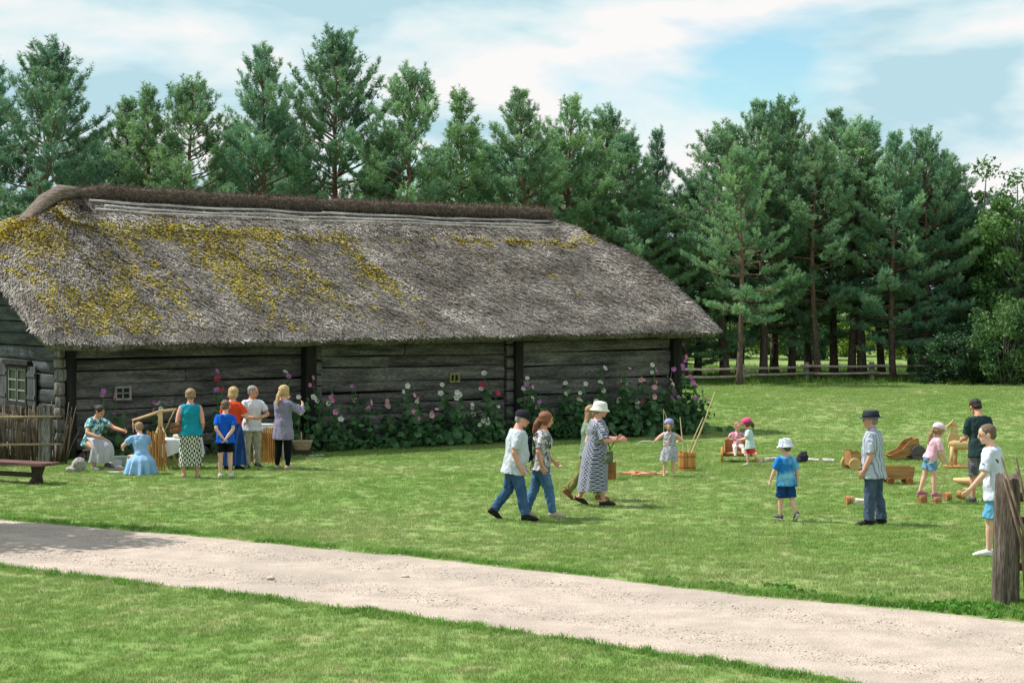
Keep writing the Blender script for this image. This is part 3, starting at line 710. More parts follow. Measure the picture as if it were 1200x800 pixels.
put_leafy('bush', LE, 1176, 79.5, 1.0, (.9, .9, 1.15), 'light green feathery bush at the right edge of the lawn', 'bush', gs, ('stem', 'foliage'))
put_leafy('bush', LE, 1204, 80, 3.0, (.9, .9, 1.0), 'light green bush cut by the right edge', 'bush', gs, ('stem', 'foliage'))
put_leafy('bush', LE, 1100, 90, 3.0, (1.0, 1.0, 1.0), 'bush behind the fence end between pine stems', 'bush', gs, ('stem', 'foliage'))
for i in range(30):                  # sunlit undergrowth beyond the stems
    px = -40+i*43+random.uniform(-10, 10)
    if px > 1130: continue
    pr = [LC, LE, LC, LD][i % 4]
    put_leafy('bush', pr, px, random.uniform(112, 124), random.uniform(0, 6), (1.25, 1.25, random.uniform(1.0, 1.7)), ORD[i]+' from the left of the undergrowth bushes far behind the stems', 'bush', 'undergrowth bushes far behind the pine stems', ('stem', 'foliage'))
# the far wood that closes the view
n = 34000; g_ = np.random.default_rng(5)
x = g_.uniform(-60, 60, n); hmax = 7.5+1.5*np.sin(x*.35)+1.2*np.sin(x*.9+1); z = g_.uniform(0, 1, n)**.8*hmax
P = np.stack([x, 134+2.5*np.sin(x*.6)+g_.uniform(-2.5, 2.5, n), z], 1)
nrm = unit(g_.normal(size=(n, 3))+np.array([0, -.4, .5])); u = unit(np.cross(nrm, g_.normal(size=(n, 3)))); v = np.cross(nrm, u); sz = g_.uniform(.12, .30, (n, 1))
V = np.stack([P-u*sz, P+v*sz*.6, P+u*sz, P-v*sz*.6], 1).reshape(-1, 3)
o = link('far_wood', np_mesh('far_wood', V, np.arange(n*4).reshape(-1, 4), False, np.repeat(g_.uniform(0, 1, n), 4)), None, m_leafd)
tag(o, 'dark green far wood closing the view behind the trees', 'wood', kind='stuff')
# tree left of the frame whose shade falls across the road
put_leafy('broadleaf_tree', LA, -262, 29.6, .5, (.85, .85, 1.0), 'broadleaf tree left of the picture shading the road', 'tree', 'trees beside the road', )

# ------------------------------------------------------------------ rail fence at the wood's edge
fence = empty('rail_fence', gp(870, 451), 0, 'low wooden two rail fence along the edge of the wood', 'fence')
m_rail = M('fence_rail', srgb(196, 180, 164), srgb(150, 136, 122), scale=5, stretch=(.5, 3, 3), bump=.5, objrand=.12)
FP = [gp(786, 452), gp(869.5, 450), gp(945, 447), gp(1021.5, 446.5), gp(1103, 446)]
o0 = fence.location
m_fp = M('fence_post', srgb(168, 158, 146), srgb(120, 112, 104), scale=5, stretch=(3, 3, .5), bump=.5)
for i, p in enumerate(FP):
    q = p-o0; h_ = .82 if i else .8; mb = MB()
    mb.tube([q+Vector((0, 0, -.1)), q+Vector((.01, 0, h_*.5)), q+Vector((0, 0, h_))], [.12, .11, .105], 9); mb.build('post', m_fp, fence, True, 50)
for i in range(len(FP)-1):
    for zr in (.36, .66):
        p, q = FP[i]-o0, FP[i+1]-o0; mb = MB(); zz = zr+random.uniform(-.03, .03); z2 = zr+random.uniform(-.03, .03)
        mb.tube([p+Vector((-.25, -.14, zz)), p.lerp(q, .5)+Vector((0, -.15, (zz+z2)/2-.03)), q+Vector((.3, -.14, z2))], [.058, .052, .045], 7); mb.build('rail', m_rail, fence, True)
# ------------------------------------------------------------------ people
def fab(name, c, c2=None, extra=None, rough=.92, scale=7): return M(name, srgb(c), srgb(c2) if c2 else None, scale=scale, rough=rough, bump=.5, bscale=16, extra=extra, spec=.12, lo=.3, hi=.7)
def stripes(col, axis, freq, width=.5, soft=.12):
    def ex(nn, ll, v, co, out, mix):
        sp = nn.new('ShaderNodeSeparateXYZ'); ll.new(co, sp.inputs[0])
        m = nn.new('ShaderNodeMath'); m.operation = 'MULTIPLY'; m.inputs[1].default_value = freq; ll.new(sp.outputs[axis], m.inputs[0])
        f = nn.new('ShaderNodeMath'); f.operation = 'FRACT'; ll.new(m.outputs[0], f.inputs[0])
        return mix(ramp(nn, ll, f.outputs[0], [(0, (0, 0, 0)), (1-width-soft, (0, 0, 0)), (1-width, (1, 1, 1))]), out, srgb(col))
    return ex
def blotch(col, scale, lo=.5, hi=.54, col2=None, s2=None, stretch=None):
    def ex(nn, ll, v, co, out, mix):
        src = co
        if stretch:
            mp = nn.new('ShaderNodeMapping'); mp.inputs['Scale'].default_value = stretch; ll.new(co, mp.inputs['Vector']); src = mp.outputs[0]
        n = nn.new('ShaderNodeTexNoise'); n.inputs['Scale'].default_value = scale; n.inputs['Detail'].default_value = 2; ll.new(src, n.inputs['Vector'])
        o = mix(ramp(nn, ll, n.outputs['Fac'], [(lo, (0, 0, 0)), (hi, (1, 1, 1))]), out, srgb(col))
        if col2:
            n = nn.new('ShaderNodeTexNoise'); n.inputs['Scale'].default_value = s2; n.inputs['Detail'].default_value = 2; ll.new(src, n.inputs['Vector'])
            o = mix(ramp(nn, ll, n.outputs['Fac'], [(.55, (0, 0, 0)), (.6, (1, 1, 1))]), o, srgb(col2))
        return o
    return ex
def ikat(col, fx=22, fz=11):
    def ex(nn, ll, v, co, out, mix):
        sp = nn.new('ShaderNodeSeparateXYZ'); ll.new(co, sp.inputs[0])
        def tri(ax, f, ph=0):
            m = nn.new('ShaderNodeMath'); m.operation = 'MULTIPLY_ADD'; m.inputs[1].default_value = f; m.inputs[2].default_value = ph; ll.new(sp.outputs[ax], m.inputs[0])
            p = nn.new('ShaderNodeMath'); p.operation = 'PINGPONG'; p.inputs[1].default_value = 1; ll.new(m.outputs[0], p.inputs[0]); return p.outputs[0]
        a = nn.new('ShaderNodeMath'); a.operation = 'ADD'; ll.new(tri('X', fx, 40), a.inputs[0]); ll.new(tri('Z', fz, 40), a.inputs[1])
        n = nn.new('ShaderNodeTexNoise'); n.inputs['Scale'].default_value = 30; ll.new(co, n.inputs['Vector'])
        b = nn.new('ShaderNodeMath'); b.operation = 'MULTIPLY_ADD'; b.inputs[1].default_value = .5; ll.new(n.outputs['Fac'], b.inputs[0]); ll.new(a.outputs[0], b.inputs[2])
        f = nn.new('ShaderNodeMath'); f.operation = 'PINGPONG'; f.inputs[1].default_value = .5; ll.new(b.outputs[0], f.inputs[0])
        return mix(ramp(nn, ll, f.outputs[0], [(.22, (0, 0, 0)), (.28, (1, 1, 1))]), out, srgb(col))
    return ex
def skin(c): return M('skin', srgb(c), tuple(x*.86 for x in srgb(c)), scale=9, rough=.55, spec=.35)
SK = {'fair': skin((226, 178, 154)), 'tan': skin((206, 150, 122)), 'ruddy': skin((216, 156, 136))}
m_eye = M('eye', (.02, .018, .016), (.015, .012, .01), rough=.3); m_lip = M('lip', srgb(178, 104, 94), srgb(160, 92, 84), rough=.5)
def hairm(c): return M('hair', srgb(c), tuple(x*.62 for x in srgb(c)), scale=16, stretch=(3, 3, .7), rough=.55, bump=.6, bscale=40, spec=.4)

def ik(S, T, l1, l2, pole):
    v = T-S; d = min(v.length, (l1+l2)*.995); u = v.normalized(); a = (l1*l1-l2*l2+d*d)/(2*d); hh = math.sqrt(max(0, l1*l1-a*a))
    p = Vector(pole); p = p-u*p.dot(u); p.normalize(); return S+u*a+p*hh, S+u*d
def person(label, px, py, phi, h, hr=.132, lf=.505, lean=0, legs=None, arms=None, head=(0, 0, 0), girth=1.07, belly=0, skinc='fair', female=False,
           top=None, bottom=None, skirt=None, shoes=None, hair=None, hat=None, pos=None, lift=0, sh=1.0, legw=1.08):
    """legs: per side (thigh pitch, knee flex, abduction, foot pitch); arms: per side (hand target as fractions of h from the shoulder joint: right, forward, up; pole)"""
    base = pos or gp(px, py)
    e = empty('person', base, R(phi-90), label, 'person', 'visitors on the lawn')
    hipz = h*lf; leg_l = (hipz-.045*h); th, shk = leg_l*.51, leg_l*.49; HH = h*hr
    legs = legs or {1: (2, 3, 3, 0), -1: (-2, 1, 3, 0)}
    hips = Vector((0, 0, 0)); J = {}
    lows = []
    for s in (1, -1):
        tp, kf, ab, fp = legs[s]; hj = hips+Vector((s*.052*h*girth**.5, 0, 0))
        d1 = Vector((s*math.sin(R(ab)), math.sin(R(tp)), -math.cos(R(tp)))).normalized(); kn = hj+d1*th
        q = R(tp-kf); d2 = Vector((s*math.sin(R(ab))*.5, math.sin(q), -math.cos(q))).normalized(); an = kn+d2*shk
        fd = Vector((s*.12, math.cos(R(fp)), -math.sin(R(fp)))).normalized(); fu = Vector((0, math.sin(R(fp)), math.cos(R(fp))))
        J[s] = [hj, kn, an, fd, fu]
        fl = .15*h*(1.05 if h < 1.4 else 1)
        lows += [an.z-.042*h*fu.z-fd.z*0.0, (an+fd*fl*.72-fu*.042*h).z, (an-fd*fl*.24-fu*.042*h).z]
    dz = -min(lows)+lift
    off = Vector((0, -(J[1][2].y+J[-1][2].y)/2 if pos is None else 0, dz))
    for s in (1, -1): J[s] = [J[s][0]+off, J[s][1]+off, J[s][2]+off, J[s][3], J[s][4]]
    hips = hips+off
    t = R(lean); sd_ = Vector((0, math.sin(t), math.cos(t))); fw = Vector((0, math.cos(t), -math.sin(t))); X = Vector((1, 0, 0))
    tl = h*.322*(1.0 if hr < .15 else .93)
    k = h
    chest = hips+sd_*tl
    def ring(s, rx, ry, fo=0): return (hips+sd_*(s*k)+fw*(fo*k), X*(rx*k*girth), fw*(ry*k*girth))
    tf = tl/(h*.312)
    bust = .012 if female else 0
    def torso(inf, hem=None, hemw=1.0, flare=0):
        b_ = belly
        rr = [(-.045, .062, .052, 0), (.0, .088, .064, 0), (.045, .086, .062+b_*.6, b_*.5), (.10, .079, .056+b_, b_*.9), (.16, .085, .060+b_*.5, b_*.4+bust*.3), (.215, .093, .064+bust, bust*.7), (.262, .096*sh, .057, 0), (.292, .086*sh, .047, -.004), (.312, .052*sh, .038, -.004)]
        if hem is not None:
            rr = [q for q in rr if q[0] > hem+.02 and not (hem < 0 and q[0] < -.01)]; s0 = rr[0]
            rr = [(q[0], q[1]+(.010 if q[0] < .05 and hem < 0 else 0), q[2]+(.004 if q[0] < .05 and hem < 0 else 0), q[3]) for q in rr]
            rr = [(hem, (.089+(.021 if hem < 0 else 0)+flare), ((.080 if hem < 0 else .068)+b_*.7+flare*.8), b_*.5)]+rr
        return [ring(s*tf, rx+inf, ry+inf, fo) for s, rx, ry, fo in rr]
    # head
    neck0 = chest+sd_*(.012*h); hy, hp, hroll = head
    Hm = Matrix.Rotation(R(hy), 3, 'Z')@Matrix.Rotation(R(-hp-lean*.35), 3, 'X')@Matrix.Rotation(R(hroll), 3, 'Y')
    chin = neck0+sd_*(.015*h)+Vector((0, .016*h, 0)); HH *= 1.06
    hb = chin-Hm@Vector((0, 0, .0))
    hp_ = lambda x, y, z: hb+Hm@Vector((x*HH, y*HH, z*HH))
    # arms
    ua, fa = .175*h*(.92 if hr > .15 else 1), .145*h*(.92 if hr > .15 else 1)
    arms = arms or {}
    AJ = {}
    for s in (1, -1):
        S = hips+sd_*(.278*tf*k)+X*(s*.104*h*sh*girth**.6)
        tg, pole = arms.get(s, ((.03, .03, -.305), (.3, -1, 0)))
        T = S+Vector((s*tg[0]*h, tg[1]*h, tg[2]*h)); E_, W = ik(S, T, ua, fa, Vector((s*pole[0], pole[1], pole[2])))
        AJ[s] = (S, E_, W)
    aw = girth**.7
    def limb_arm(mb, s, inf, upto=1.0, extra=0, sk=0):
        S, E_, W = AJ[s]; r = [.033*aw+sk, .029*aw+sk*.35, .0245*aw, .0235*aw, .016]
        pts = [S+Vector((-s*.014*h, 0, -.008*h)), S.lerp(E_, .5), E_, E_.lerp(W, .35), W]
        if upto < 1:
            if upto <= .5: pts = pts[:1]+[S.lerp(E_, upto), S.lerp(E_, upto*2)]; r = [r[0], r[1]+.002, r[2]+extra]
            else: q = (upto-.5)*2; pts = pts[:3]+[E_.lerp(W, q)]; r = r[:3]+[.021+extra]
        mb.tube(pts, [q*h+inf for q in r[:len(pts)]], 10, round_ends=(upto >= 1))
    body = MB(); body.loft(torso(-.008 if top else 0), 18)
    body.tube([neck0-sd_*.035*h, neck0-sd_*.008*h, neck0+sd_*.018*h, hp_(0, -.05, .42)], [.060*h*aw, .043*h*aw, .033*h*aw*(.88 if female else 1), .032*h], 12)
    body.ell(hp_(0, -.03, .60), (.365*HH, .455*HH, .405*HH), Hm, 18, 11)
    body.ell(hp_(0, .10, .27), (.275*HH, .30*HH, .265*HH), Hm, 14, 9)
    body.ell(hp_(0, .27, .10), (.13*HH, .11*HH, .09*HH), Hm, 10, 7)
    body.loft([(hp_(0, .40, .53), Hm@Vector((.05*HH, 0, 0)), Hm@Vector((0, .06*HH, 0))), (hp_(0, .465, .37), Hm@Vector((.075*HH, 0, 0)), Hm@Vector((0, .05*HH, .03*HH))), (hp_(0, .41, .30), Hm@Vector((.07*HH, 0, 0)), Hm@Vector((0, .05*HH, 0)))], 8)
    for s in (1, -1): body.ell(hp_(s*.375, -.04, .46), (.05*HH, .10*HH, .15*HH), Hm, 8, 6)
    for s in (1, -1):
        limb_arm(body, s, 0, sk=(-.010 if top and top.get('sleeve', .33) > 0 else 0))
        S, E_, W = AJ[s]; d = (W-E_).normalized(); inw = Vector((-s, .25, 0)); pn = (inw-d*inw.dot(d)).normalized(); sw = d.cross(pn).normalized()
        if sw.y < 0 and abs(d.z) > .3: sw = -sw                 # thumb side forward for hanging arms
        if abs(d.z) <= .3 and sw.z < 0: sw = -sw
        hl = .104*h*(1 if hr < .15 else .9); u_ = hl/.18; pc = W+d*hl*.05
        body.loft([(W-d*.01, sw*.024*u_, pn*.018*u_), (W+d*hl*.22, sw*.036*u_, pn*.016*u_), (W+d*hl*.47, sw*.040*u_, pn*.013*u_)], 10)
        for q, (o_, l_) in enumerate(((.030, .40), (.010, .46), (-.010, .43), (-.030, .34))):
            b0 = W+d*hl*.44+sw*o_*u_; d2 = (d*.9+pn*.34).normalized(); d3 = (d*.55+pn*.8).normalized()
            b1 = b0+d2*(hl*l_*.5); b2 = b1+d3*(hl*l_*.5); body.tube([b0, b1, b2], [.0088*u_, .0082*u_, .0068*u_], 7, round_ends=True)
        b0 = W+d*hl*.14+sw*.026*u_; b1 = b0+(d*.7+sw*.75+pn*.35).normalized()*hl*.26; b2 = b1+(d*.95+sw*.1+pn*.4).normalized()*hl*.20
        body.tube([b0, b1, b2], [.0115*u_, .0098*u_, .008*u_], 7, round_ends=True)
    fl = .15*h*(1.05 if h < 1.4 else 1)
    for s in (1, -1):
        hj, kn, an, fd, fu = J[s]; g2 = girth**.6*legw
        body.tube([hj, hj.lerp(kn, .5), kn, kn.lerp(an, .3), kn.lerp(an, .7), an], [.05*h*g2, .042*h*g2, .031*h*g2, .031*h*g2, .022*h*g2, .0185*h], 12, round_ends=True)
        sx = fd.cross(fu).normalized()
        body.loft([(an-fd*fl*.22-fu*.020*h, sx*.017*h, fu*.020*h), (an+fd*fl*.02-fu*.012*h, sx*.021*h, fu*.028*h), (an+fd*fl*.35-fu*.022*h, sx*.025*h, fu*.018*h), (an+fd*fl*.60-fu*.030*h, sx*.026*h, fu*.011*h), (an+fd*fl*.72-fu*.033*h, sx*.018*h, fu*.007*h)], 12)
    vx = max(.0062, .0048*h)
    link('body', fuse(body, vx, 3, .45, name='body'), e, SK[skinc])
    for s in (1, -1):
        mb = MB(); mb.ell(hp_(s*.15, .385, .50), (.055*HH, .03*HH, .03*HH), Hm, 8, 5); mb.build('eye', m_eye, e, True)
        mb = MB(); mb.ell(hp_(s*.15, .405, .585), (.085*HH, .025*HH, .018*HH), Hm, 8, 5); mb.build('eyebrow', hair['m'] if hair else m_eye, e, True)
    mb = MB(); mb.ell(hp_(0, .388, .205), (.10*HH, .03*HH, .028*HH), Hm, 8, 5); mb.build('mouth', m_lip, e, True)
    # clothes
    if top:
        mb = MB(); inf = top.get('inf', .009)+.005; mb.loft(torso(inf, top.get('hem', -.05), flare=top.get('flare', 0)), 20)
        sl = top.get('sleeve', .33)
        for s in (1, -1):
            if sl > 0: mb.ell(AJ[s][0]+Vector((-s*.018*h, 0, -.006*h)), (.042*h*aw, .042*h*aw, .040*h*aw)); limb_arm(mb, s, .010+.004*h, sl, top.get('cuff', .006))
            else: mb.ell(AJ[s][0]+Vector((-s*.03*h, 0, .0)), (.03*h, .045*h, .04*h))
        if top.get('collar'): mb.tube([neck0-sd_*.012*h, neck0+sd_*.02*h], [.047*h, .040*h], 14)
        link(top.get('name', 'shirt'), fuse(mb, .011, 4, .7, wr=top.get('wr', .015), name='shirt'), e, top['m'])
    if bottom:
        mb = MB(); inf = bottom.get('inf', .008); L_ = bottom.get('len', 1.0); cuff = bottom.get('cuff', .030)
        rr = [ring(s_*tf, rx+inf, ry+inf, fo) for s_, rx, ry, fo in ((-.05, .066, .054, 0), (-.02, .084, .063, 0), (.015, .083, .060+belly*.3, belly*.3), (bottom.get('waist', .04), .074, .053+belly*.5, belly*.5))]
        mb.loft(rr, 18)
        for s in (1, -1):
            hj, kn, an, fd, fu = J[s]; g2 = girth**.6*legw
            full = [(hj+Vector((0, 0, -.035*h)), .050*g2), (hj.lerp(kn, .5), .047*g2), (kn, .037*g2), (kn.lerp(an, .45), .034*g2), (kn.lerp(an, .97), cuff)]
            if L_ < 1:
                m_ = L_*2; full = full[:2]+[(hj.lerp(kn, min(1, m_)), bottom.get('cuff', .052)*1.0)] if m_ <= 1 else full[:3]+[(kn.lerp(an, m_-1), cuff)]
            mb.tube([p for p, _ in full], [r_*h+inf for _, r_ in full], 14)
        link(bottom.get('name', 'trousers'), fuse(mb, .0105, 4, .7, wr=bottom.get('wr', .017), ws=13, name='trousers'), e, bottom['m'])
    if skirt:                              # skirt or dress below the waist: pleated rings
        z1 = skirt['hem']; w0 = hips+sd_*(skirt.get('waist', .075)*h); c1 = (J[1][2]+J[-1][2])/2; ends = skirt.get('end')
        c1 = Vector(ends) if ends else Vector((c1.x, c1.y*.8+hips.y*.2, 0)); c1.z = z1; nr2 = 12; P = []; ns_ = 60; fo = skirt.get('folds', 9)
        rx0, ry0 = (.084*girth+.012)*h, (.063*girth+belly+.012)*h; rx1, ry1 = skirt['r']; rx1 *= h; ry1 *= h; mid = skirt.get('mid')
        ph = random.uniform(0, 6)
        for i in range(nr2+1):
            tt = i/nr2; c = w0.lerp(c1, tt); hipb = math.sin(min(1, tt*2.6)*math.pi/2)
            rx = rx0+(rx1-rx0)*(.45*hipb+.55*tt); ry = ry0+(ry1-ry0)*(.5*hipb+.5*tt)
            if mid: c = c+Vector(mid)*math.sin(math.pi*tt)
            for j in range(ns_):
                a_ = 6.2832*j/ns_; f_ = 1+skirt.get('amp', .07)*tt*(math.sin(fo*a_+ph+tt*.6)+.5*math.sin(fo*1.7*a_+ph*2))
                P.append(c+X*(rx*f_*math.cos(a_))+Vector((0, 1, 0))*(ry*f_*math.sin(a_))+Vector((0, 0, .012*math.sin(3*a_+ph)*tt)))
        inner = [c1+(P[nr2*ns_+j]-c1)*.93+Vector((0, 0, .03)) for j in range(ns_)]; P += inner
        Fs = [(i*ns_+(j+1) % ns_, i*ns_+j, (i+1)*ns_+j, (i+1)*ns_+(j+1) % ns_) for i in range(nr2+1) for j in range(ns_)]
        Fs += [tuple(range(ns_)), tuple(reversed(range((nr2+1)*ns_, (nr2+2)*ns_)))]
        mb = MB(); mb.add(P, Fs); mb.build(skirt.get('name', 'skirt'), skirt['m'], e, True, 60)
    if shoes:
        for s in (1, -1):
            hj, kn, an, fd, fu = J[s]; sx = fd.cross(fu).normalized(); w = shoes.get('w', 1.0); mb = MB(); lo_ = shoes.get('low', 0)
            mb.loft([(an-fd*fl*.265-fu*.022*h, sx*.014*h, fu*.018*h), (an-fd*fl*.22-fu*(.017+lo_)*h, sx*.022*h*w, fu*(.026-lo_)*h), (an+fd*fl*.04-fu*(.011+lo_)*h, sx*.025*h*w, fu*(.031-lo_)*h), (an+fd*fl*.35-fu*.019*h, sx*.029*h*w, fu*.023*h), (an+fd*fl*.62-fu*.026*h, sx*.030*h*w, fu*.0165*h), (an+fd*fl*.76-fu*.031*h, sx*.021*h*w, fu*.011*h), (an+fd*fl*.80-fu*.034*h, sx*.010*h, fu*.006*h)], 14)
            sh_ = mb.build('shoe', shoes['m'], e, True)
            mb = MB(); mb.loft([(an-fd*fl*.10-fu*.0375*h, fd*fl*.17, sx*.023*h*w), (an-fd*fl*.10-fu*.0445*h, fd*fl*.17, sx*.023*h*w)], 14); mb.loft([(an+fd*fl*.42-fu*.0375*h, fd*fl*.38, sx*.029*h*w), (an+fd*fl*.42-fu*.0445*h, fd*fl*.38, sx*.029*h*w)], 16)
            mb.build('sole', shoes.get('sole', shoes['m']), sh_)
    if hair:
        mb = MB(); st = hair.get('style', 'short'); v = hair.get('v', .045)
        mb.ell(hp_(0, -.09-(.0 if st != 'bald' else .05), .665), ((.385+v)*HH, (.43+v)*HH, (.37+v)*HH), Hm, 18, 11)
        mb.ell(hp_(0, -.24, .42), ((.32+v)*HH, (.25+v)*HH, .26*HH), Hm, 14, 9)
        if st in ('bob', 'long', 'pony'):
            for s in (1, -1): mb.ell(hp_(s*.30, -.07, .45), (.13*HH, .28*HH, .34*HH), Hm, 10, 7)
        if st == 'bob': mb.ell(hp_(0, -.22, .30), (.42*HH, .33*HH, .36*HH), Hm, 14, 9)
        if st == 'long':
            mb.loft([(hp_(0, -.22, .4), Hm@Vector((.42*HH, 0, 0)), Hm@Vector((0, .30*HH, 0))), (hp_(0, -.30, .0), Hm@Vector((.45*HH, 0, 0)), Hm@Vector((0, .22*HH, 0))), (hp_(0, -.42, -.45), X*(.42*HH), Vector((0, .17*HH, 0))), (hp_(0, -.42, -.95), X*(.28*HH), Vector((0, .11*HH, 0)))], 12)
        if st == 'pony':
            ln = hair.get('len', 1.2); b0 = hp_(0, -.50, .48); dn = Vector((hair.get('sx', 0), -.38, -1)).normalized()
            mb.tube([hp_(0, -.35, .5), b0, b0+dn*HH*ln*.35+fw*(-.06*HH), b0+dn*HH*ln*.7, b0+dn*HH*ln], [.12*HH, .13*HH, .2*HH, .17*HH, .07*HH], 10)
        if st == 'bun': mb.ell(hp_(0, -.58, .52), (.22*HH, .18*HH, .2*HH), Hm)
        link('hair', fuse(mb, .009, 3, .6, wr=.008, ws=26, name='hair'), e, hair['m'])
    if hat:
        st = hat['style']; c = hp_(0, -.06, 0)
        P = lambda z, y=0: hb+Hm@Vector((0, (-.06+y)*HH, z*HH)); mb = MB()
        if st == 'cap':
            mb.lathe([(.445*HH, .60*HH), (.455*HH, .70*HH), (.43*HH, .86*HH), (.33*HH, 1.0*HH), (.18*HH, 1.08*HH), (.04*HH, 1.10*HH)], hb+Hm@Vector((0, -.06*HH, 0)), 20, Hm, 1.14)
            hat_o = mb.build('hat', hat['m'], e, True)
            mb = MB(); n_ = 11; Pv = []
            for zo in (0, -.035):
                for i in range(n_):
                    a_ = math.pi*(.12+.76*i/(n_-1)); ca, sa = math.cos(a_), math.sin(a_)
                    Pv.append(hp_(.42*ca, .42*sa-.02, .63+zo)); Pv.append(hp_(.40*ca, .42*sa+.40*sa**1.5, .60-.05*sa+zo))
            Fs = [(2*i, 2*i+1, 2*i+3, 2*i+2) for i in range(n_-1)]+[(2*n_+2*i+2, 2*n_+2*i+3, 2*n_+2*i+1, 2*n_+2*i) for i in range(n_-1)]+[(2*i+1, 2*n_+2*i+1, 2*n_+2*i+3, 2*i+3) for i in range(n_-1)]
            mb.add(Pv, Fs); mb.build('visor', hat.get('m2', hat['m']), hat_o, True)
        elif st in ('bucket', 'fedora'):
            if st == 'bucket': prof = [(.60, .44), (.63, .45), (.63, .475), (.475, .64), (.455, .80), (.41, 1.0), (.32, 1.08), (.05, 1.12)]
            else: prof = [(.65, .625), (.68, .645), (.65, .665), (.48, .685), (.47, .74), (.46, .95), (.40, 1.08), (.25, 1.10), (.05, 1.06)]
            mb.lathe([(a_*HH, b_*HH) for a_, b_ in prof], hb+Hm@Vector((0, -.06*HH, 0)), 26, Hm, 1.12)
            hat_o = mb.build('hat', hat['m'], e, True, 60)
            if st == 'fedora' or hat.get('band'):
                mb = MB(); z_ = .69 if st == 'fedora' else .67
                mb.lathe([(.488*HH, z_*HH), (.49*HH, (z_+.1)*HH)], hb+Hm@Vector((0, -.06*HH, 0)), 26, Hm, 1.12); mb.build('hat_band', hat.get('band', hat['m']), hat_o, True)
    Mx = Matrix.Translation(base)@Matrix.Rotation(R(phi-90), 4, 'Z')
    return {'e': e, 'W': {s: Mx@AJ[s][2] for s in (1, -1)}, 'S': {s: Mx@AJ[s][0] for s in (1, -1)}, 'E': {s: Mx@AJ[s][1] for s in (1, -1)}, 'hips': Mx@hips, 'M': Mx,
            'neck': Mx@neck0, 'an': {s: Mx@J[s][2] for s in (1, -1)}, 'h': h, 'chest': Mx@(hips+sd_*tl*.7)}

denim = lambda c, c2: fab('denim', c, c2, rough=.85, scale=5)
white_shoe = fab('white_canvas', (222, 222, 218)); dark_shoe = fab('dark_leather', (38, 36, 36), rough=.6); sandal = fab('tan_sandal', (186, 160, 132)); sole_w = fab('pale_sole', (200, 196, 188)); dark_sandal = fab('dark_sandal', (62, 54, 50))
H_ = {k: hairm(c) for k, c in dict(dark=(48, 36, 32), brown=(112, 78, 56), auburn=(140, 86, 58), blond=(206, 172, 120), sand=(164, 130, 96), grey=(150, 146, 142), short=(112, 92, 74)).items()}
PE = {}
# --- by the barn
PE['seat'] = person('woman in teal patterned blouse and long grey skirt sitting with one arm stretched out', 0, 0, -42, 1.66, female=True, lean=20, pos=gp(107, 549)+Vector((0, 0, 0)), lift=0,
    legs={1: (74, 76, 10, 0), -1: (80, 86, 6, 0)}, arms={-1: ((.10, .27, -.12), (.6, -.3, -1)), 1: ((.02, .20, -.18), (1, -.8, -.4))}, head=(12, 26, 0), skinc='tan',
    top=dict(m=fab('teal_floral', (92, 156, 168), (60, 120, 140), blotch((196, 214, 200), 16, .5, .56, (44, 84, 110), 11)), sleeve=.3, hem=-.05, name='blouse'),
    skirt=dict(m=fab('grey_skirt', (186, 184, 184), (160, 160, 164)), hem=.16, r=(.15, .13), end=(0, .34, 0), mid=(0, .16, .10), folds=8, amp=.10), shoes=dict(m=fab('grey_sandal', (120, 118, 122))),
    hair=dict(m=H_['dark'], style='bun'))
PE['girl_blue'] = person('person in a light blue dress squatting with the back turned beside the plank screen', 0, 0, 118, 1.46, female=True, lean=14, pos=gp(166, 556),
    legs={1: (96, 128, 14, 0), -1: (90, 124, 14, 0)}, arms={-1: ((.08, .20, -.16), (1, -.4, -.5)), 1: ((-.02, .22, -.17), (1, -.4, -.5))}, head=(10, 12, 0),
    top=dict(m=fab('light_blue_cotton', (150, 186, 222), (130, 168, 210)), sleeve=.32, hem=.03, name='bodice'),
    skirt=dict(m=fab('light_blue_skirt', (152, 190, 226), (128, 168, 212)), hem=.015, r=(.215, .24), end=(0, .10, 0), folds=11, amp=.12, waist=.06, name='dress_skirt'), shoes=dict(m=white_shoe), hair=dict(m=H_['sand'], style='short'))
PE['teal'] = person('woman in sleeveless teal top and black and cream patterned skirt, seen from behind', 223, 560, 95, 1.75, female=True, girth=1.12, skinc='ruddy',
    legs={1: (1, 2, 3, 0), -1: (-1, 2, 3, 0)}, arms={-1: ((.02, .05, -.285), (.25, -1, 0)), 1: ((.01, .10, -.27), (.25, -1, 0))}, head=(0, 8, 0),
    top=dict(m=fab('teal_jersey', (34, 150, 172), (24, 126, 150)), sleeve=0, hem=-.02, inf=.012, name='sleeveless_top'), skirt=dict(m=fab('ikat_skirt', (214, 212, 192), (196, 196, 178), ikat((38, 48, 52))), hem=.24, r=(.128, .105), folds=5, amp=.04),
    shoes=dict(m=sandal, sole=sole_w), hair=dict(m=H_['sand'], style='short'))
PE['boy_blue'] = person('boy in blue T-shirt and black shorts with hands clasped behind his back', 264, 559, 93, 1.50, hr=.145, arms={1: ((-.085, -.115, -.27), (1, -.25, 0)), -1: ((-.085, -.115, -.265), (1, -.25, 0))}, legs={1: (1, 2, 2, 0), -1: (-1, 2, 2, 0)}, head=(0, 10, 0), legw=1.0,
    top=dict(m=fab('royal_blue', (28, 96, 206), (20, 78, 178)), sleeve=.36, hem=-.05, inf=.012), bottom=dict(m=fab('black_cotton', (22, 22, 24)), len=.36, cuff=.055, name='shorts'), shoes=dict(m=white_shoe, sole=sole_w), hair=dict(m=H_['short'], v=.015))
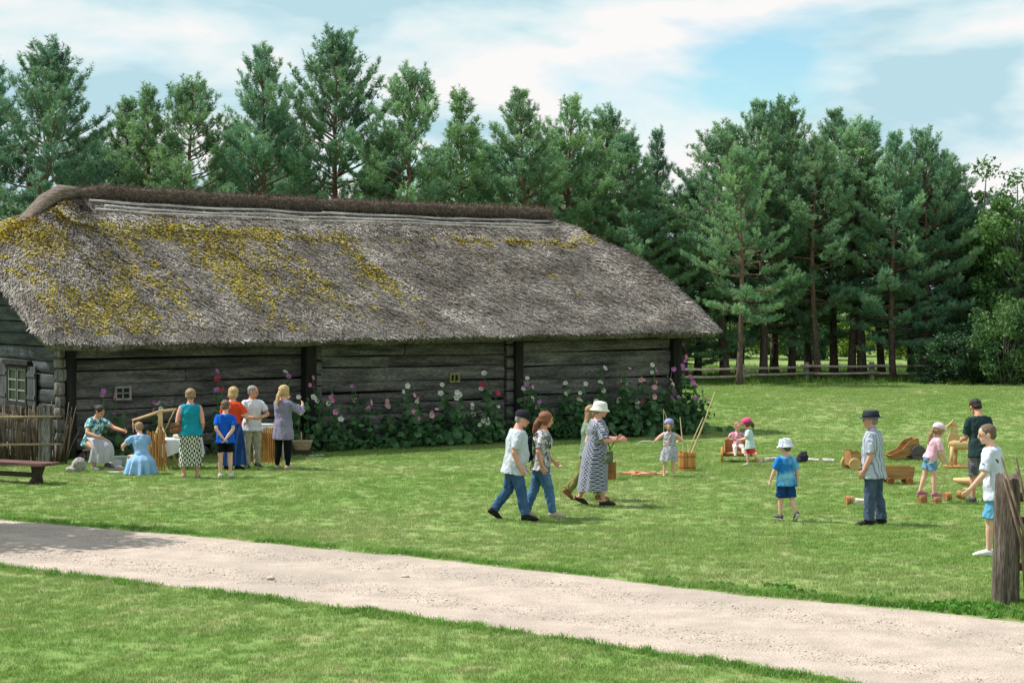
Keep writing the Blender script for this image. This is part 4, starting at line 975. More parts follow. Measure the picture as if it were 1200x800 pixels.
PE['orange'] = person('blond woman in orange-red jacket and long dark blue skirt behind the boy in blue', 272, 550, 62, 1.70, female=True, arms={-1: ((.02, .16, -.2), (.8, -.8, -.3)), 1: ((.0, .17, -.19), (.8, -.8, -.3))}, head=(8, 8, 0),
    top=dict(m=fab('orange_red_wool', (226, 82, 50), (204, 66, 40)), sleeve=.36, hem=.02, inf=.014, name='jacket'), skirt=dict(m=fab('dark_blue_skirt', (34, 66, 122), (24, 50, 100), stripes((60, 84, 140), 'X', 14, .25)), hem=.10, r=(.165, .155), folds=11, amp=.06), shoes=dict(m=dark_shoe), hair=dict(m=H_['blond'], style='bob'))
PE['man_white'] = person('grey haired man in white T-shirt and khaki trousers facing the table', 295, 547.5, -62, 1.71, arms={1: ((-.055, .16, -.175), (1, -.6, -.2)), -1: ((-.03, .16, -.17), (1, -.6, -.2))}, head=(52, 8, 0), skinc='tan',
    top=dict(m=fab('white_tee', (214, 216, 222), (200, 202, 210)), sleeve=.36, hem=-.055, inf=.013), bottom=dict(m=fab('khaki', (180, 172, 150), (160, 152, 132)), cuff=.038), shoes=dict(m=dark_shoe), hair=dict(m=H_['grey'], v=.015))
PE['cardigan'] = person('woman with blond ponytail in long grey-mauve cardigan and black leggings', 331, 550, 58, 1.73, female=True, arms={1: ((.045, .17, -.03), (.7, -.2, -1)), -1: ((-.02, .15, .02), (.7, -.2, -1))}, head=(-14, 6, 0), legs={1: (2, 3, 2, 0), -1: (-3, 2, 2, 0)},
    top=dict(m=fab('mauve_knit', (140, 134, 156), (120, 114, 138)), sleeve=.92, hem=-.14, inf=.016, flare=.006, cuff=.004, name='cardigan'), bottom=dict(m=fab('black_leggings', (20, 20, 24)), cuff=.022, inf=.004, wr=.004, name='leggings'), shoes=dict(m=sandal, sole=sole_w), hair=dict(m=H_['blond'], style='pony', len=1.25, v=.06))
# --- walking across the lawn
PE['cap'] = person('man in black cap, striped grey T-shirt and blue jeans walking', 597, 610.5, 2, 1.75, girth=1.14, belly=.022, lean=7, skinc='ruddy', legs={1: (15, 5, 2, 0), -1: (-12, 24, 2, 34)}, arms={1: ((.02, .02, -.30), (.3, -1, 0)), -1: ((.02, .05, -.30), (.3, -1, 0))}, head=(0, 14, 0),
    top=dict(m=fab('striped_tee', (196, 202, 208), (182, 188, 196), stripes((172, 180, 190), 'Z', 30, .35)), sleeve=.40, hem=-.075, inf=.014), bottom=dict(m=denim((72, 100, 138), (44, 72, 112)), cuff=.034, inf=.010), shoes=dict(m=dark_shoe), hair=dict(m=H_['grey'], v=.005), hat=dict(style='cap', m=fab('black_cap', (40, 42, 48))))
PE['brown'] = person('woman with auburn ponytail in patterned T-shirt and blue jeans walking', 632, 607, 6, 1.70, female=True, lean=4, skinc='tan', legs={1: (16, 6, 1, 0), -1: (-13, 8, 1, 14)}, arms={1: ((.03, -.02, -.30), (.3, -1, 0)), -1: ((.02, .12, -.27), (.3, -1, -.2))}, head=(0, 8, 0),
    top=dict(m=fab('camouflage_floral', (172, 172, 172), (150, 150, 154), blotch((96, 98, 104), 13, .48, .56, (206, 204, 196), 17)), sleeve=.42, hem=-.055, inf=.012), bottom=dict(m=denim((88, 122, 156), (62, 96, 136)), cuff=.036, inf=.008), shoes=dict(m=fab('beige_shoe', (190, 172, 152))), hair=dict(m=H_['auburn'], style='pony', len=1.1, v=.05))
PE['olive'] = person('woman with long light brown hair and olive trousers half hidden behind the patterned dress', 683, 586, 8, 1.66, female=True, lean=4, legs={1: (16, 6, 1, 0), -1: (-15, 26, 1, 40)}, arms={1: ((.02, .0, -.30), (.3, -1, 0)), -1: ((.02, .08, -.28), (.3, -1, 0))}, head=(0, 4, 0),
    top=dict(m=fab('sage_top', (122, 142, 120), (104, 124, 104)), sleeve=.3, hem=-.04), bottom=dict(m=fab('olive_linen', (128, 128, 76), (106, 106, 60)), cuff=.045, inf=.012), shoes=dict(m=fab('brown_sandal', (150, 98, 70))), hair=dict(m=H_['sand'], style='long', v=.06))
PE['hat'] = person('woman in white sun hat and blue and white patterned dress walking', 693, 593, 3, 1.74, female=True, girth=1.16, belly=.012, lean=5, skinc='ruddy', legs={1: (11, 4, 2, 0), -1: (-11, 16, 2, 26)}, arms={1: ((.02, .20, -.15), (.5, -.6, -1)), -1: ((.0, .20, -.15), (.5, -.6, -1))}, head=(0, 4, 0),
    top=dict(m=fab('print_bodice', (182, 184, 192), (168, 170, 180), ikat((58, 64, 92), 26, 30)), sleeve=.44, hem=.075, inf=.012, cuff=.014, name='bodice'), skirt=dict(m=fab('print_dress', (182, 184, 192), (168, 170, 180), ikat((58, 64, 92), 26, 30)), hem=.26, r=(.146, .146), folds=7, amp=.06, waist=.115, name='dress_skirt'), shoes=dict(m=dark_sandal, low=.008), hair=dict(m=H_['grey'], v=.0), hat=dict(style='bucket', m=fab('white_straw', (224, 224, 214), (206, 206, 196))))
# --- children and the others
PE['bow'] = person('small girl in grey dress and lavender cap holding a toy bow, seen from behind', 784, 558.5, 84, 1.15, hr=.175, lf=.47, female=True, arms={-1: ((.15, .10, -.15), (.6, -.6, -.6)), 1: ((.06, .13, -.13), (1, -.5, -.5))}, legs={1: (2, 3, 5, 0), -1: (-1, 2, 5, 0)}, head=(0, 6, 0), legw=1.0,
    top=dict(m=fab('grey_print', (146, 148, 158), (126, 128, 140), blotch((190, 190, 196), 40)), sleeve=0, hem=-.01, inf=.010, name='bodice'), skirt=dict(m=fab('grey_print_skirt', (146, 148, 158), (126, 128, 140), blotch((190, 190, 196), 40)), hem=.32, r=(.155, .13), folds=7, amp=.06, name='dress_skirt'), shoes=None, hair=dict(m=H_['sand'], style='pony', len=.7), hat=dict(style='cap', m=fab('lavender_cap', (150, 152, 196), (134, 136, 182))))
PE['cart'] = person('toddler in pink top sitting in the wooden toy cart', 0, 0, -84, .92, hr=.20, lf=.42, pos=gp(864, 541)+Vector((0, .02, .12)), lean=-4, legs={1: (76, 50, 12, -20), -1: (76, 50, 12, -20)}, arms={1: ((.16, .07, -.10), (.8, -.3, -1)), -1: ((.12, .09, -.13), (.8, -.3, -1))}, head=(10, 14, 0),
    top=dict(m=fab('pink_print', (214, 120, 148), (196, 100, 132), blotch((236, 196, 206), 26)), sleeve=.4, hem=-.04), bottom=dict(m=fab('white_pants', (222, 214, 206)), cuff=.036, legs=1), shoes=dict(m=white_shoe), hair=dict(m=H_['sand'], v=.03))
PE['pink'] = person('toddler in pink cap, pale mint T-shirt and red shorts stepping left', 884, 546, 172, 1.03, hr=.19, lf=.45, lean=6, arms={1: ((.02, .16, -.18), (.6, -.6, -.5)), -1: ((.02, .17, -.17), (.6, -.6, -.5))}, legs={1: (10, 8, 3, 0), -1: (-20, 30, 3, 40)}, head=(0, 10, 0),
    top=dict(m=fab('mint_tee', (196, 216, 216), (178, 204, 206)), sleeve=.4, hem=-.09, inf=.014, flare=.01), bottom=dict(m=fab('red_shorts', (218, 68, 78)), len=.44, cuff=.058, name='shorts'), shoes=dict(m=fab('pale_shoe', (196, 184, 176))), hair=dict(m=H_['brown'], style='pony', len=.6), hat=dict(style='cap', m=fab('pink_cap', (226, 92, 136), (206, 76, 120))))
PE['bucket'] = person('boy in white bucket hat, tie-dyed blue T-shirt and navy shorts walking away', 924, 611, 112, 1.27, hr=.165, lf=.48, arms={-1: ((.09, .05, -.285), (.5, -1, 0)), 1: ((.05, .0, -.29), (.5, -1, 0))}, legs={1: (-6, 26, 2, 42), -1: (5, 4, 3, 0)}, head=(10, 6, 0),
    top=dict(m=fab('tie_dye', (44, 130, 200), (30, 104, 184), blotch((130, 196, 222), 3.2, .47, .60)), sleeve=.42, hem=-.07, inf=.016), bottom=dict(m=fab('navy_denim', (34, 74, 124), (24, 56, 100)), len=.48, cuff=.062, name='shorts'), shoes=dict(m=fab('grey_trainer', (92, 92, 98)), sole=sole_w), hair=dict(m=H_['short'], v=.0), hat=dict(style='bucket', m=fab('white_bucket_hat', (216, 218, 224), (190, 196, 206), blotch((120, 132, 150), 22, .56, .62))))
PE['fedora'] = person('man in dark brimmed hat, striped short sleeved shirt and grey-blue trousers standing', 1026, 615, 158, 1.77, girth=1.06, belly=.012, lean=2, skinc='ruddy', arms={-1: ((.02, .05, -.305), (.3, -1, 0)), 1: ((.02, .08, -.29), (.3, -1, 0))}, legs={1: (-5, 4, 5, 0), -1: (5, 4, 5, 0)}, head=(8, 2, 0),
    top=dict(m=fab('striped_shirt', (188, 194, 204), (172, 178, 190), stripes((128, 136, 154), 'X', 20, .3)), sleeve=.44, hem=-.085, inf=.015, flare=.006, collar=True, cuff=.01), bottom=dict(m=fab('grey_blue_trousers', (84, 98, 118), (62, 76, 98)), cuff=.042, inf=.012), shoes=dict(m=dark_shoe), hair=dict(m=H_['grey'], v=.02), hat=dict(style='fedora', m=fab('dark_felt', (56, 60, 70)), band=fab('hat_ribbon', (30, 32, 38))))
PE['stilt'] = person('girl in white cap, pink T-shirt and denim shorts standing on cup stilts', 1086, 589.5, 14, 1.27, hr=.16, lf=.50, lean=18, lift=.125, arms={1: ((.02, .10, -.27), (.3, -1, 0)), -1: ((.02, .14, -.26), (.3, -1, 0))}, legs={1: (8, 10, 3, 0), -1: (-11, 8, 3, 0)}, head=(0, 6, 0), female=True,
    top=dict(m=fab('pale_pink', (232, 186, 200), (220, 168, 186)), sleeve=.4, hem=.0, inf=.012), bottom=dict(m=denim((116, 158, 192), (84, 130, 172)), len=.30, cuff=.058, name='shorts'), shoes=dict(m=fab('pink_shoe', (190, 116, 140)), sole=sole_w), hair=dict(m=H_['sand'], style='pony', len=1.3), hat=dict(style='cap', m=fab('pale_pink_cap', (220, 200, 208), (204, 180, 190))))
PE['dark'] = person('man in dark green T-shirt and grey shorts bending over the toys, seen from behind', 1149, 588, 104, 1.80, lean=9, arms={-1: ((-.01, .16, -.2), (.25, -1, -.3)), 1: ((-.01, .17, -.2), (.25, -1, -.3))}, legs={1: (4, 4, 5, 0), -1: (2, 4, 5, 0)}, head=(6, 26, 0), skinc='tan', girth=1.05,
    top=dict(m=fab('dark_green_tee', (46, 66, 66), (34, 52, 54)), sleeve=.40, hem=-.07, inf=.014), bottom=dict(m=fab('grey_cargo', (124, 124, 128), (100, 100, 106), blotch((84, 86, 92), 7)), len=.52, cuff=.056, name='shorts'), shoes=dict(m=fab('grey_shoe', (88, 88, 92))), hair=dict(m=H_['dark'], v=.03))
PE['white_boy'] = person('tall boy in white T-shirt and light blue shorts at the right fence post', 1166, 651, 158, 1.80, hr=.136, lean=6, arms={-1: ((.06, .13, -.27), (.5, -1, 0)), 1: ((.03, .02, -.30), (.4, -1, 0))}, legs={1: (-3, 3, 3, 0), -1: (7, 4, 3, 0)}, head=(16, 6, 0), legw=1.0, girth=1.0,
    top=dict(m=fab('white_print_tee', (206, 212, 226), (192, 198, 214), blotch((70, 74, 84), 9, .66, .69)), sleeve=.42, hem=-.07, inf=.014), bottom=dict(m=fab('light_blue_shorts', (110, 176, 208), (84, 150, 186)), len=.46, cuff=.060, name='shorts'), shoes=dict(m=white_shoe, sole=sole_w), hair=dict(m=H_['short'], v=.015))
# ------------------------------------------------------------------ objects
def wd(name, c, c2, stretch=(.5, 3, 3), sc_=5): return M(name, srgb(c), srgb(c2), scale=sc_, stretch=stretch, bump=.35, bscale=20, rough=.7, objrand=.1)
w_orange = wd('orange_pine', (200, 144, 78), (164, 108, 54), (3, 3, .5)); w_honey = wd('honey_wood', (184, 140, 90), (146, 106, 66)); w_pale = wd('pale_wood', (214, 182, 132), (184, 148, 98))
w_brown = wd('brown_wood', (150, 96, 52), (112, 68, 36)); w_red = wd('stained_bench_wood', (112, 76, 72), (78, 52, 50)); w_dark = wd('dark_wood', (72, 58, 48), (46, 38, 32)); w_cup = wd('cup_wood', (184, 136, 90), (146, 100, 62), (3, 3, .6))
w_grey = wd('grey_twig', (132, 114, 94), (82, 70, 58), (3, 3, .5))
# --- bench at the left edge
p = gp(44, 567); q = gp(-150, 556); d = (q-p); d.z = 0; d.normalize(); bz = math.atan2(d.y, d.x)
bench = empty('bench', p, bz, 'dark reddish brown wooden bench cut by the left edge', 'bench')
for k in range(2):
    mb = MB(); mb.box((.85, -.125+.25*k, .385), (2.35, .244, .05)); mb.build('seat_plank', w_red, bench)
for x in (0, 1.7):
    mb = MB(); mb.loft([((x+.05, 0, 0), Vector((.07, 0, 0)), Vector((0, .24, 0))), ((x, 0, .16), Vector((.055, 0, 0)), Vector((0, .13, 0))), ((x-.02, 0, .36), Vector((.06, 0, 0)), Vector((0, .22, 0)))], 8); mb.build('leg', w_dark, bench)
mb = MB(); mb.box((.85, 0, .17), (1.7, .05, .09)); mb.build('stretcher', w_dark, bench)

# --- wattle fence in front of the end wall
wf = gp(-30, 546); we = gp(50, 543.5); wat = empty('wattle_fence', we, 0, 'grey wattle fence of upright sticks below the shuttered window', 'fence')
def sticks(mb, p0, p1, n, h0, h1, r, spread=.05, fan=.0):
    for i in range(n):
        t = (i+random.uniform(-.3, .3))/n; b = p0.lerp(p1, t)+Vector((0, random.uniform(-.05, .05), 0)); hh = random.uniform(h0, h1)
        tp = b+Vector((random.uniform(-spread, spread)+fan*(t-.3), random.uniform(-.05, .05), hh)); md = b.lerp(tp, .5)+Vector((random.uniform(-.03, .03), random.uniform(-.04, .04), 0))
        mb.tube([b, md, tp], [r*random.uniform(.8, 1.2), r*.9, r*.45], 5)
dw = wf-we
mb = MB(); sticks(mb, dw+Vector((0, -.02, 0)), Vector((-.1, -.02, 0)), 100, .95, 1.3, .016); o = mb.build('wattle', w_grey, wat, True); o['kind'] = 'stuff'
mb = MB(); sticks(mb, Vector((.16, 0, 0)), Vector((.52, .05, 0)), 16, .7, 1.35, .015, .12, .5); o = mb.build('wattle', w_grey, wat, True); o['kind'] = 'stuff'
mb = MB(); mb.box((.05, .0, .62), (.25, .15, 1.28), jit=.012); mb.build('post', m_gpost, wat)
m_rl = wd('wattle_rail', (168, 150, 116), (124, 110, 84))
for z in (1.0, .42):
    mb = MB(); mb.tube([dw+Vector((0, -.12, z)), dw*.5+Vector((0, -.13, z+.02)), Vector((.42, -.1, z+.01))], [.03, .028, .02], 7); mb.build('rail', m_rl, wat, True)

# --- fence post with wattle at the right edge
pr = gp(1178, 708); rf = empty('wattle_fence', pr, 0, 'weathered thick fence post with leaning sticks at the right edge', 'fence')
mb = MB(); P = []
NN = 22; Hh = 1.47
for k in range(9):
    t = k/8; z = -.05+(Hh+.05)*t
    for i in range(NN):
        a = 6.2832*i/NN; rr = .145*(1.06-.10*t+.12*max(0, .2-t))*(1+.07*mnoise.noise(Vector((math.cos(a)*2.2, math.sin(a)*2.2, 7)))+.09*math.sin(i*3.1+2*math.sin(t*3))*.5)
        P.append((rr*math.cos(a)+.03*t, rr*math.sin(a)*.9, z+(.035*math.sin(a*2+1)+.02*math.cos(a*5) if k == 8 else 0)))
Fs = [(k*NN+i, k*NN+(i+1) % NN, (k+1)*NN+(i+1) % NN, (k+1)*NN+i) for k in range(8) for i in range(NN)]+[tuple(range(8*NN, 9*NN))]
mb.add(P, Fs); mb.build('post', m_rpost, rf, True, 40)
for z, y_ in ((1.22, .06), (.95, .1), (.42, .1)):
    mb = MB(); mb.tube([(.05, y_, z), (.8, y_+.1, z+.02), (1.9, y_+.25, z+.03)], [.055, .05, .05], 8); mb.build('rail', w_grey, rf, True)
for i in range(11):
    b = Vector((.19+.055*i+random.uniform(-.03, .03), random.uniform(-.24, -.12), 0)); hh = random.uniform(1.5, 1.8); ln = random.uniform(-.34, -.16)
    mb = MB(); mb.tube([b, b+Vector((ln*.25, .02, hh*.5)), b+Vector((ln*1.1, -.02, hh))], [.028, .022, .010], 6); mb.build('stick', w_grey, rf, True)

# --- plank screens, tables, stand by the barn
def screen(px0, px1, pyt, pyb, label, n, mat):
    p0 = gp(px0, pyb); p1 = gp(px1, pyb+.5); e = empty('plank_screen', p0, math.atan2(p1.y-p0.y, p1.x-p0.x), label, 'screen', 'upright plank screens by the barn')
    L = (p1-p0).length; hh = (pyb-pyt)/F*p0.y; w = L/n
    for k in range(n):
        mb = MB(); mb.box((w*(k+.5), random.uniform(-.006, .006), hh/2+.01+random.uniform(-.02, .02)), (w*.60, .022, hh), Matrix.Rotation(random.uniform(-.012, .012), 3, 'Y')); mb.build('plank', mat, e)
    for z in (.2, hh-.2):
        mb = MB(); mb.box((L/2, .03, z), (L, .03, .06)); mb.build('batten', mat, e)
    for x in (.06, L-.06):
        mb = MB(); mb.tube([(x, .04, hh*.7), (x, .34, 0)], [.018, .018], 6); mb.build('strut', mat, e)
    return e
screen(171, 194, 506, 551.5, 'orange upright plank screen beside the squatting person in blue', 7, w_orange)
screen(303, 326, 501, 543, 'orange upright plank screen between the white shirted man and the cardigan woman', 9, w_orange)
screen(279, 289, 503, 545, 'narrow reddish plank screen behind the long blue skirt', 3, wd('reddish_plank', (186, 112, 66), (150, 84, 48), (3, 3, .5)))
m_cloth = fab('white_linen', (222, 222, 222), (206, 208, 212)); m_metal = M('pale_metal', srgb(176, 176, 172), rough=.4, spec=.5)
def table(px, py, w, d_, h_, rz, label, drop=.3):
    e = empty('table', gp(px, py), rz, label, 'table', 'folding tables by the barn')
    mb = MB(); mb.box((0, 0, h_-.02), (w, d_, .03)); mb.build('table_top', w_pale, e)
    for sx in (-1, 1):
        for sy in (-1, 1):
            mb = MB(); mb.tube([(sx*(w/2-.05), sy*(d_/2-.05), h_-.03), (sx*(w/2-.01), sy*(d_/2-.02), 0)], [.013, .012], 6); mb.build('leg', m_metal, e)
    return e
t1 = table(214, 549, .74, .6, .62, .12, 'small table under a white cloth left of the teal woman')
t2 = table(303, 538, 1.1, .5, .72, .1, 'table behind the white shirted man')
def cloth(px, py, w, d_, h_, rz, drop, label):
    P = []; n = 64; pr = [(0.02, 0, .006), (.6, 0, .007), (1.0, 0, .004), (1.02, .03, 0), (1.05, .4, 0), (1.08, .75, 0), (1.1, 1, 0)]; mb = MB()
    for s, dr, up in pr:
        for i in range(n):
            a = 6.2832*i/n; c, s_ = math.cos(a), math.sin(a); m_ = max(abs(c), abs(s_)); cx, cy = c/m_, s_/m_
            fl_ = 1+.05*dr*math.sin(a*9+1)+.03*dr*math.sin(a*17)
            P.append((cx*w/2*s*fl_, cy*d_/2*s*fl_, h_+up-drop*dr*(1+.35*(abs(c*s_)*2)**3+.06*math.sin(a*5))))
    Fs = [(k*n+i, k*n+(i+1) % n, (k+1)*n+(i+1) % n, (k+1)*n+i) for k in range(len(pr)-1) for i in range(n)]+[tuple(range(n))]
    mb.add(P, Fs); o = mb.build('tablecloth', m_cloth, None, True, 50); o.location = gp(px, py); o.rotation_euler[2] = rz
    return tag(o, label, 'tablecloth')
cloth(214, 549, .76, .62, .62, .12, .26, 'white cloth with drooping corners on the small table')
cloth(303, 538, 1.12, .52, .72, .1, .12, 'white cloth on the table behind the white shirted man')
# folded linen and jug on the table
mb = MB(); mb.box((0, 0, .04), (.42, .3, .07), jit=.012); o = mb.build('folded_linen', fab('cream_linen', (226, 220, 204), (206, 200, 182)), None); o.location = gp(216, 549)+Vector((0, 0, .632)); tag(o, 'folded cream linen lying on the small white table', 'linen')
mb = MB(); mb.box((0, 0, .035), (.34, .22, .06), jit=.008); o = mb.build('tray', fab('white_tray', (220, 222, 222)), None); o.location = gp(312, 540)+Vector((0, -.05, .735)); tag(o, 'white tray above the plank screen by the white shirted man', 'tray')
# tripod stand with a long beam
ts = empty('beam_stand', gp(188, 546), .1, 'pale wooden tripod stand carrying a long slanting beam', 'stand')
hz = (546-483)/F*gp(188, 546).y
for a in (-.5, 1.6, 3.7):
    mb = MB(); mb.tube([(0, 0, hz-.22), (.42*math.cos(a), .30*math.sin(a), 0)], [.026, .022], 7); mb.build('leg', w_pale, ts, True)
mb = MB(); mb.box((0, 0, hz-.12), (.10, .10, .34), taper=.8); mb.build('head_block', w_pale, ts)
mb = MB(); mb.tube([(-.58, -.02, hz-.17), (.0, 0, hz+.02), (.33, .02, hz+.06)], [.028, .03, .026], 7); mb.build('beam', w_pale, ts, True)
mb = MB(); mb.tube([(.28, .0, hz+.03), (.1, .0, hz-.36)], [.014, .012], 6); mb.build('brace', w_pale, ts, True)
mb = MB(); mb.tube([(-.56, -.02, hz-.18), (-.56, -.02, hz-.42)], [.016, .013], 6); mb.build('hook', w_pale, ts, True)
# things on the ground by the seated woman
mb = MB(); mb.lathe([(.10, 0), (.115, .01), (.155, .16), (.172, .185), (.172, .195), (.160, .19), (.15, .16), (.10, .03), (.02, .025)], n=24, cap=False); o = mb.build('basin', M('enamel', srgb(190, 208, 196), rough=.25, spec=.5), None, True, 40); o.location = gp(141.5, 545); tag(o, 'pale green enamel basin between the seated and the squatting person', 'basin')
for i, (px, py, w, d_, h_, rz, c, lab) in enumerate(((130, 549.5, .5, .3, .04, .2, (206, 200, 196), 'pale folded cloth lying in front of the basin'), (140, 551.5, .42, .22, .02, -.1, (170, 108, 100), 'reddish cloth lying on the grass by the basin'), (136, 553.5, .36, .16, .015, .1, (220, 222, 224), 'white sheet lying nearest on the grass below the basin'), (133, 547, .3, .24, .10, .4, (196, 194, 200), 'stack of white linen behind the pale cloth'))):
    mb = MB(); mb.box((0, 0, h_/2), (w, d_, h_), jit=.008); mb.box((.05, .02, h_*1.2), (w*.7, d_*.7, h_*.5), jit=.008); o = mb.build('folded_cloth', fab('cloth', c), None); o.location = gp(px, py); o.rotation_euler[2] = rz; tag(o, lab, 'cloth')
mb = MB(); mb.ell((0, 0, .14), (.15, .13, .16)); mb.ell((-.12, -.05, .06), (.15, .11, .07)); mb.tube([(-.1, -.12, .12), (-.05, -.19, .2), (.02, -.12, .3)], [.02, .02, .02], 6)
o = link('backpack', fuse(mb, .012, 4, .7, wr=.02, ws=12, name='backpack'), None, fab('grey_bag', (168, 164, 158), (130, 126, 122))); o.location = gp(93, 553); tag(o, 'crumpled grey bag on the grass left of the seated woman', 'bag')
st = empty('stool', gp(106, 547.5), -.7, 'low wooden stool under the seated woman', 'stool')
mb = MB(); mb.lathe([(.16, .335), (.165, .35), (.165, .365), (.15, .375)], n=18); mb.build('seat', w_dark, st, True, 40)
for a in range(3):
    mb = MB(); mb.tube([(.09*math.cos(a*2.1), .09*math.sin(a*2.1), .34), (.15*math.cos(a*2.1), .15*math.sin(a*2.1), 0)], [.02, .018], 7); mb.build('leg', w_dark, st, True)
# basket on a low block, white sheet
bs = empty('basket', gp(354, 533)+Vector((0, 0, .12)), .15, 'wicker basket with arched handle right of the cardigan woman', 'basket')
m_wick = M('wicker', srgb(206, 186, 148), srgb(150, 126, 92), scale=30, stretch=(1, 1, 2.5), bump=.8, bscale=60)
for k in range(7):
    z = .015+.03*k; rx, ry = .155+.012*k, .11+.008*k; mb = MB(); P = [(rx*math.cos(6.2832*i/36), ry*math.sin(6.2832*i/36), z+.006*math.sin(i*2.6+k*3.14)) for i in range(37)]; mb.tube(P, .016, 5); mb.build('woven_row', m_wick, bs, True)
mb = MB(); mb.lathe([(.15, .005), (.15, .02)], n=20, sy=.7); mb.build('bottom', m_wick, bs)
mb = MB(); mb.tube([(-.02, .0+.16*math.cos(math.pi*i/10), .2+.2*math.sin(math.pi*i/10)) for i in range(11)], .013, 6); mb.build('handle', m_wick, bs, True)
mb = MB(); mb.box((0, 0, .06), (.42, .3, .115), jit=.01); o = mb.build('wood_block', w_dark, None); o.location = gp(354, 533); tag(o, 'low dark block under the wicker basket', 'block')
mb = MB(); mb.box((0, 0, .012), (.32, .2, .012), jit=.006); mb.box((.06, .02, .024), (.18, .12, .008), jit=.004); o = mb.build('paper_sheet', fab('paper', (216, 220, 226)), None); o.location = gp(371, 534); o.rotation_euler[2] = .2; tag(o, 'white sheet on the grass below the hollyhocks by the basket', 'sheet')

# --- bags of the visitors
def bag(label, c, size, mat, strap=None, rz=0, name='handbag'):
    e = empty(name, c, rz, label, 'bag'); mb = MB(); mb.ell((0, 0, -size[2]*.12), (size[0]/2, size[1]/2, size[2]*.4), n=14, m=8); mb.box((0, 0, 0), (size[0]*.86, size[1]*.6, size[2]*.82))
    link('bag_body', fuse(mb, .010, 5, .7, wr=.008, ws=14, name='bag'), e, mat)
    if strap:
        mb = MB(); Ri = Matrix.Rotation(-rz, 3, 'Z'); mb.tube([Ri@(Vector(q)-Vector(c)) for q in strap], .011, 6); mb.build('strap', mat, e, True)
    return e
P_ = PE['teal']; S = P_['S'][-1]; c = P_['W'][-1]+Vector((-.02, -.16, .08))
bag('brown leather shoulder bag at the teal woman\'s left hip', c, (.27, .10, .20), fab('brown_leather', (136, 88, 66), (104, 66, 50), rough=.6), [c+Vector((-.06, 0, .1)), S+Vector((.03, -.13, -.25)), S+Vector((.05, -.08, .03)), S+Vector((.06, .02, .055)), S+Vector((.06, .1, 0)), c+Vector((.08, .02, .1))])
P_ = PE['brown']; c = P_['chest']+Vector((-.235, .0, -.13)); S = P_['S'][1]
bag('dark backpack on the auburn woman\'s back', c, (.16, .26, .44), fab('navy_nylon', (40, 44, 58), (28, 32, 44)), [c+Vector((.04, -.1, .18)), S+Vector((-.03, .05, .06)), S+Vector((.09, .06, -.02)), S+Vector((.10, .05, -.2)), c+Vector((.06, -.1, -.15))], name='backpack')
P_ = PE['hat']; c = P_['E'][1]+Vector((.06, -.02, -.27)); S = P_['S'][1]
bag('olive shoulder bag in front of the patterned dress', c, (.15, .10, .24), fab('olive_bag', (104, 112, 86), (82, 90, 68)), [c+Vector((0, 0, .12)), P_['W'][1]+Vector((-.03, -.03, .05)), S+Vector((.05, .04, .055)), c+Vector((.02, .02, .12))])
P_ = PE['bow']; c = P_['hips']+Vector((-.07, -.155, .13)); S = P_['S'][1]
bag('small pale pink purse on the back of the girl with the bow', c, (.13, .06, .14), fab('pink_purse', (220, 196, 200), (200, 172, 180)), [c+Vector((.03, 0, .06)), c+Vector((.1, .06, .18)), S+Vector((-.03, -.045, -.02)), S+Vector((-.04, .03, .03))])

# --- toy bow, rods, bucket
P_ = PE['bow']; hL, hR = P_['W'][-1], P_['W'][1]
b = empty('toy_bow', hL, 0, 'thin pale toy bow held out by the small girl', 'toy bow')
mb = MB(); mb.tube([Vector((.06, 0, -.02)), Vector((-.10, 0, .025)), Vector((-.24, 0, .02)), Vector((-.36, 0, -.05))], [.012, .011, .009, .006], 6); mb.build('bow_stave', M('pale_stick', srgb(214, 208, 190), srgb(186, 178, 158)), b, True)
mb = MB(); mb.tube([Vector((-.36, 0, -.05)), Vector((.06, 0, -.02))], .0035, 4); mb.build('bow_string', m_cloth, b)
w_stick = wd('peeled_stick', (214, 198, 150), (184, 164, 116), (3, 3, .4))
bk = gp(805, 551)
bu = empty('bucket', bk, 0, 'wooden stave bucket standing on the grass behind the girl', 'bucket')
for k in range(14):
    a = 6.2832*k/14; mb = MB(); mb.box((.165*math.cos(a), .165*math.sin(a), .185), (.022, .072, .37+random.uniform(-.01, .02)), Matrix.Rotation(a, 3, 'Z')); mb.build('stave', w_orange, bu)
for z in (.07, .29):
    mb = MB(); mb.lathe([(.180, z-.014), (.183, z), (.180, z+.014)], n=28, cap=False); mb.build('hoop', w_brown, bu, True)
mb = MB(); mb.lathe([(.155, .02), (.155, .04)], n=20); mb.build('bottom', w_orange, bu)
def rod(label, pts, r, px=None):
    o_ = Vector(pts[0]); mb = MB(); mb.tube([Vector(q)-o_ for q in pts], [r*(1.1-.6*i/(len(pts)-1)) for i in range(len(pts))], 6, round_ends=True); o = mb.build('wooden_rod', w_stick, None, True); o.location = o_
    return tag(o, label, 'stick', 'sticks standing in the bucket')
Zb = bk.y
rod('longest pale stick leaning right out of the bucket', [bk+Vector((-.02, 0, .06)), at(815, 520, Zb-.05), at(827, 490, Zb-.1), at(838, 459, Zb-.15)], .022)
rod('thinner stick beside the longest one in the bucket', [bk+Vector((-.06, .05, .06)), at(810, 520, Zb), at(824, 489, Zb+.1)], .014)
rod('upright stick at the left side of the bucket', [bk+Vector((-.05, -.04, .06)), at(800, 520, Zb+.02), at(797, 489, Zb+.05)], .016)
rod('short stick barely showing above the bucket rim', [bk+Vector((.05, .05, .06)), at(806, 520, Zb+.06)], .016)
Zg = P_['hips'].y+.35
o = rod('curved fishing pole with a hanging line beside the girl in grey', [gp(781, 553)+Vector((.1, 0, .0)), at(786, 520, Zg), at(784, 497, Zg), at(777.5, 480, Zg)], .011)
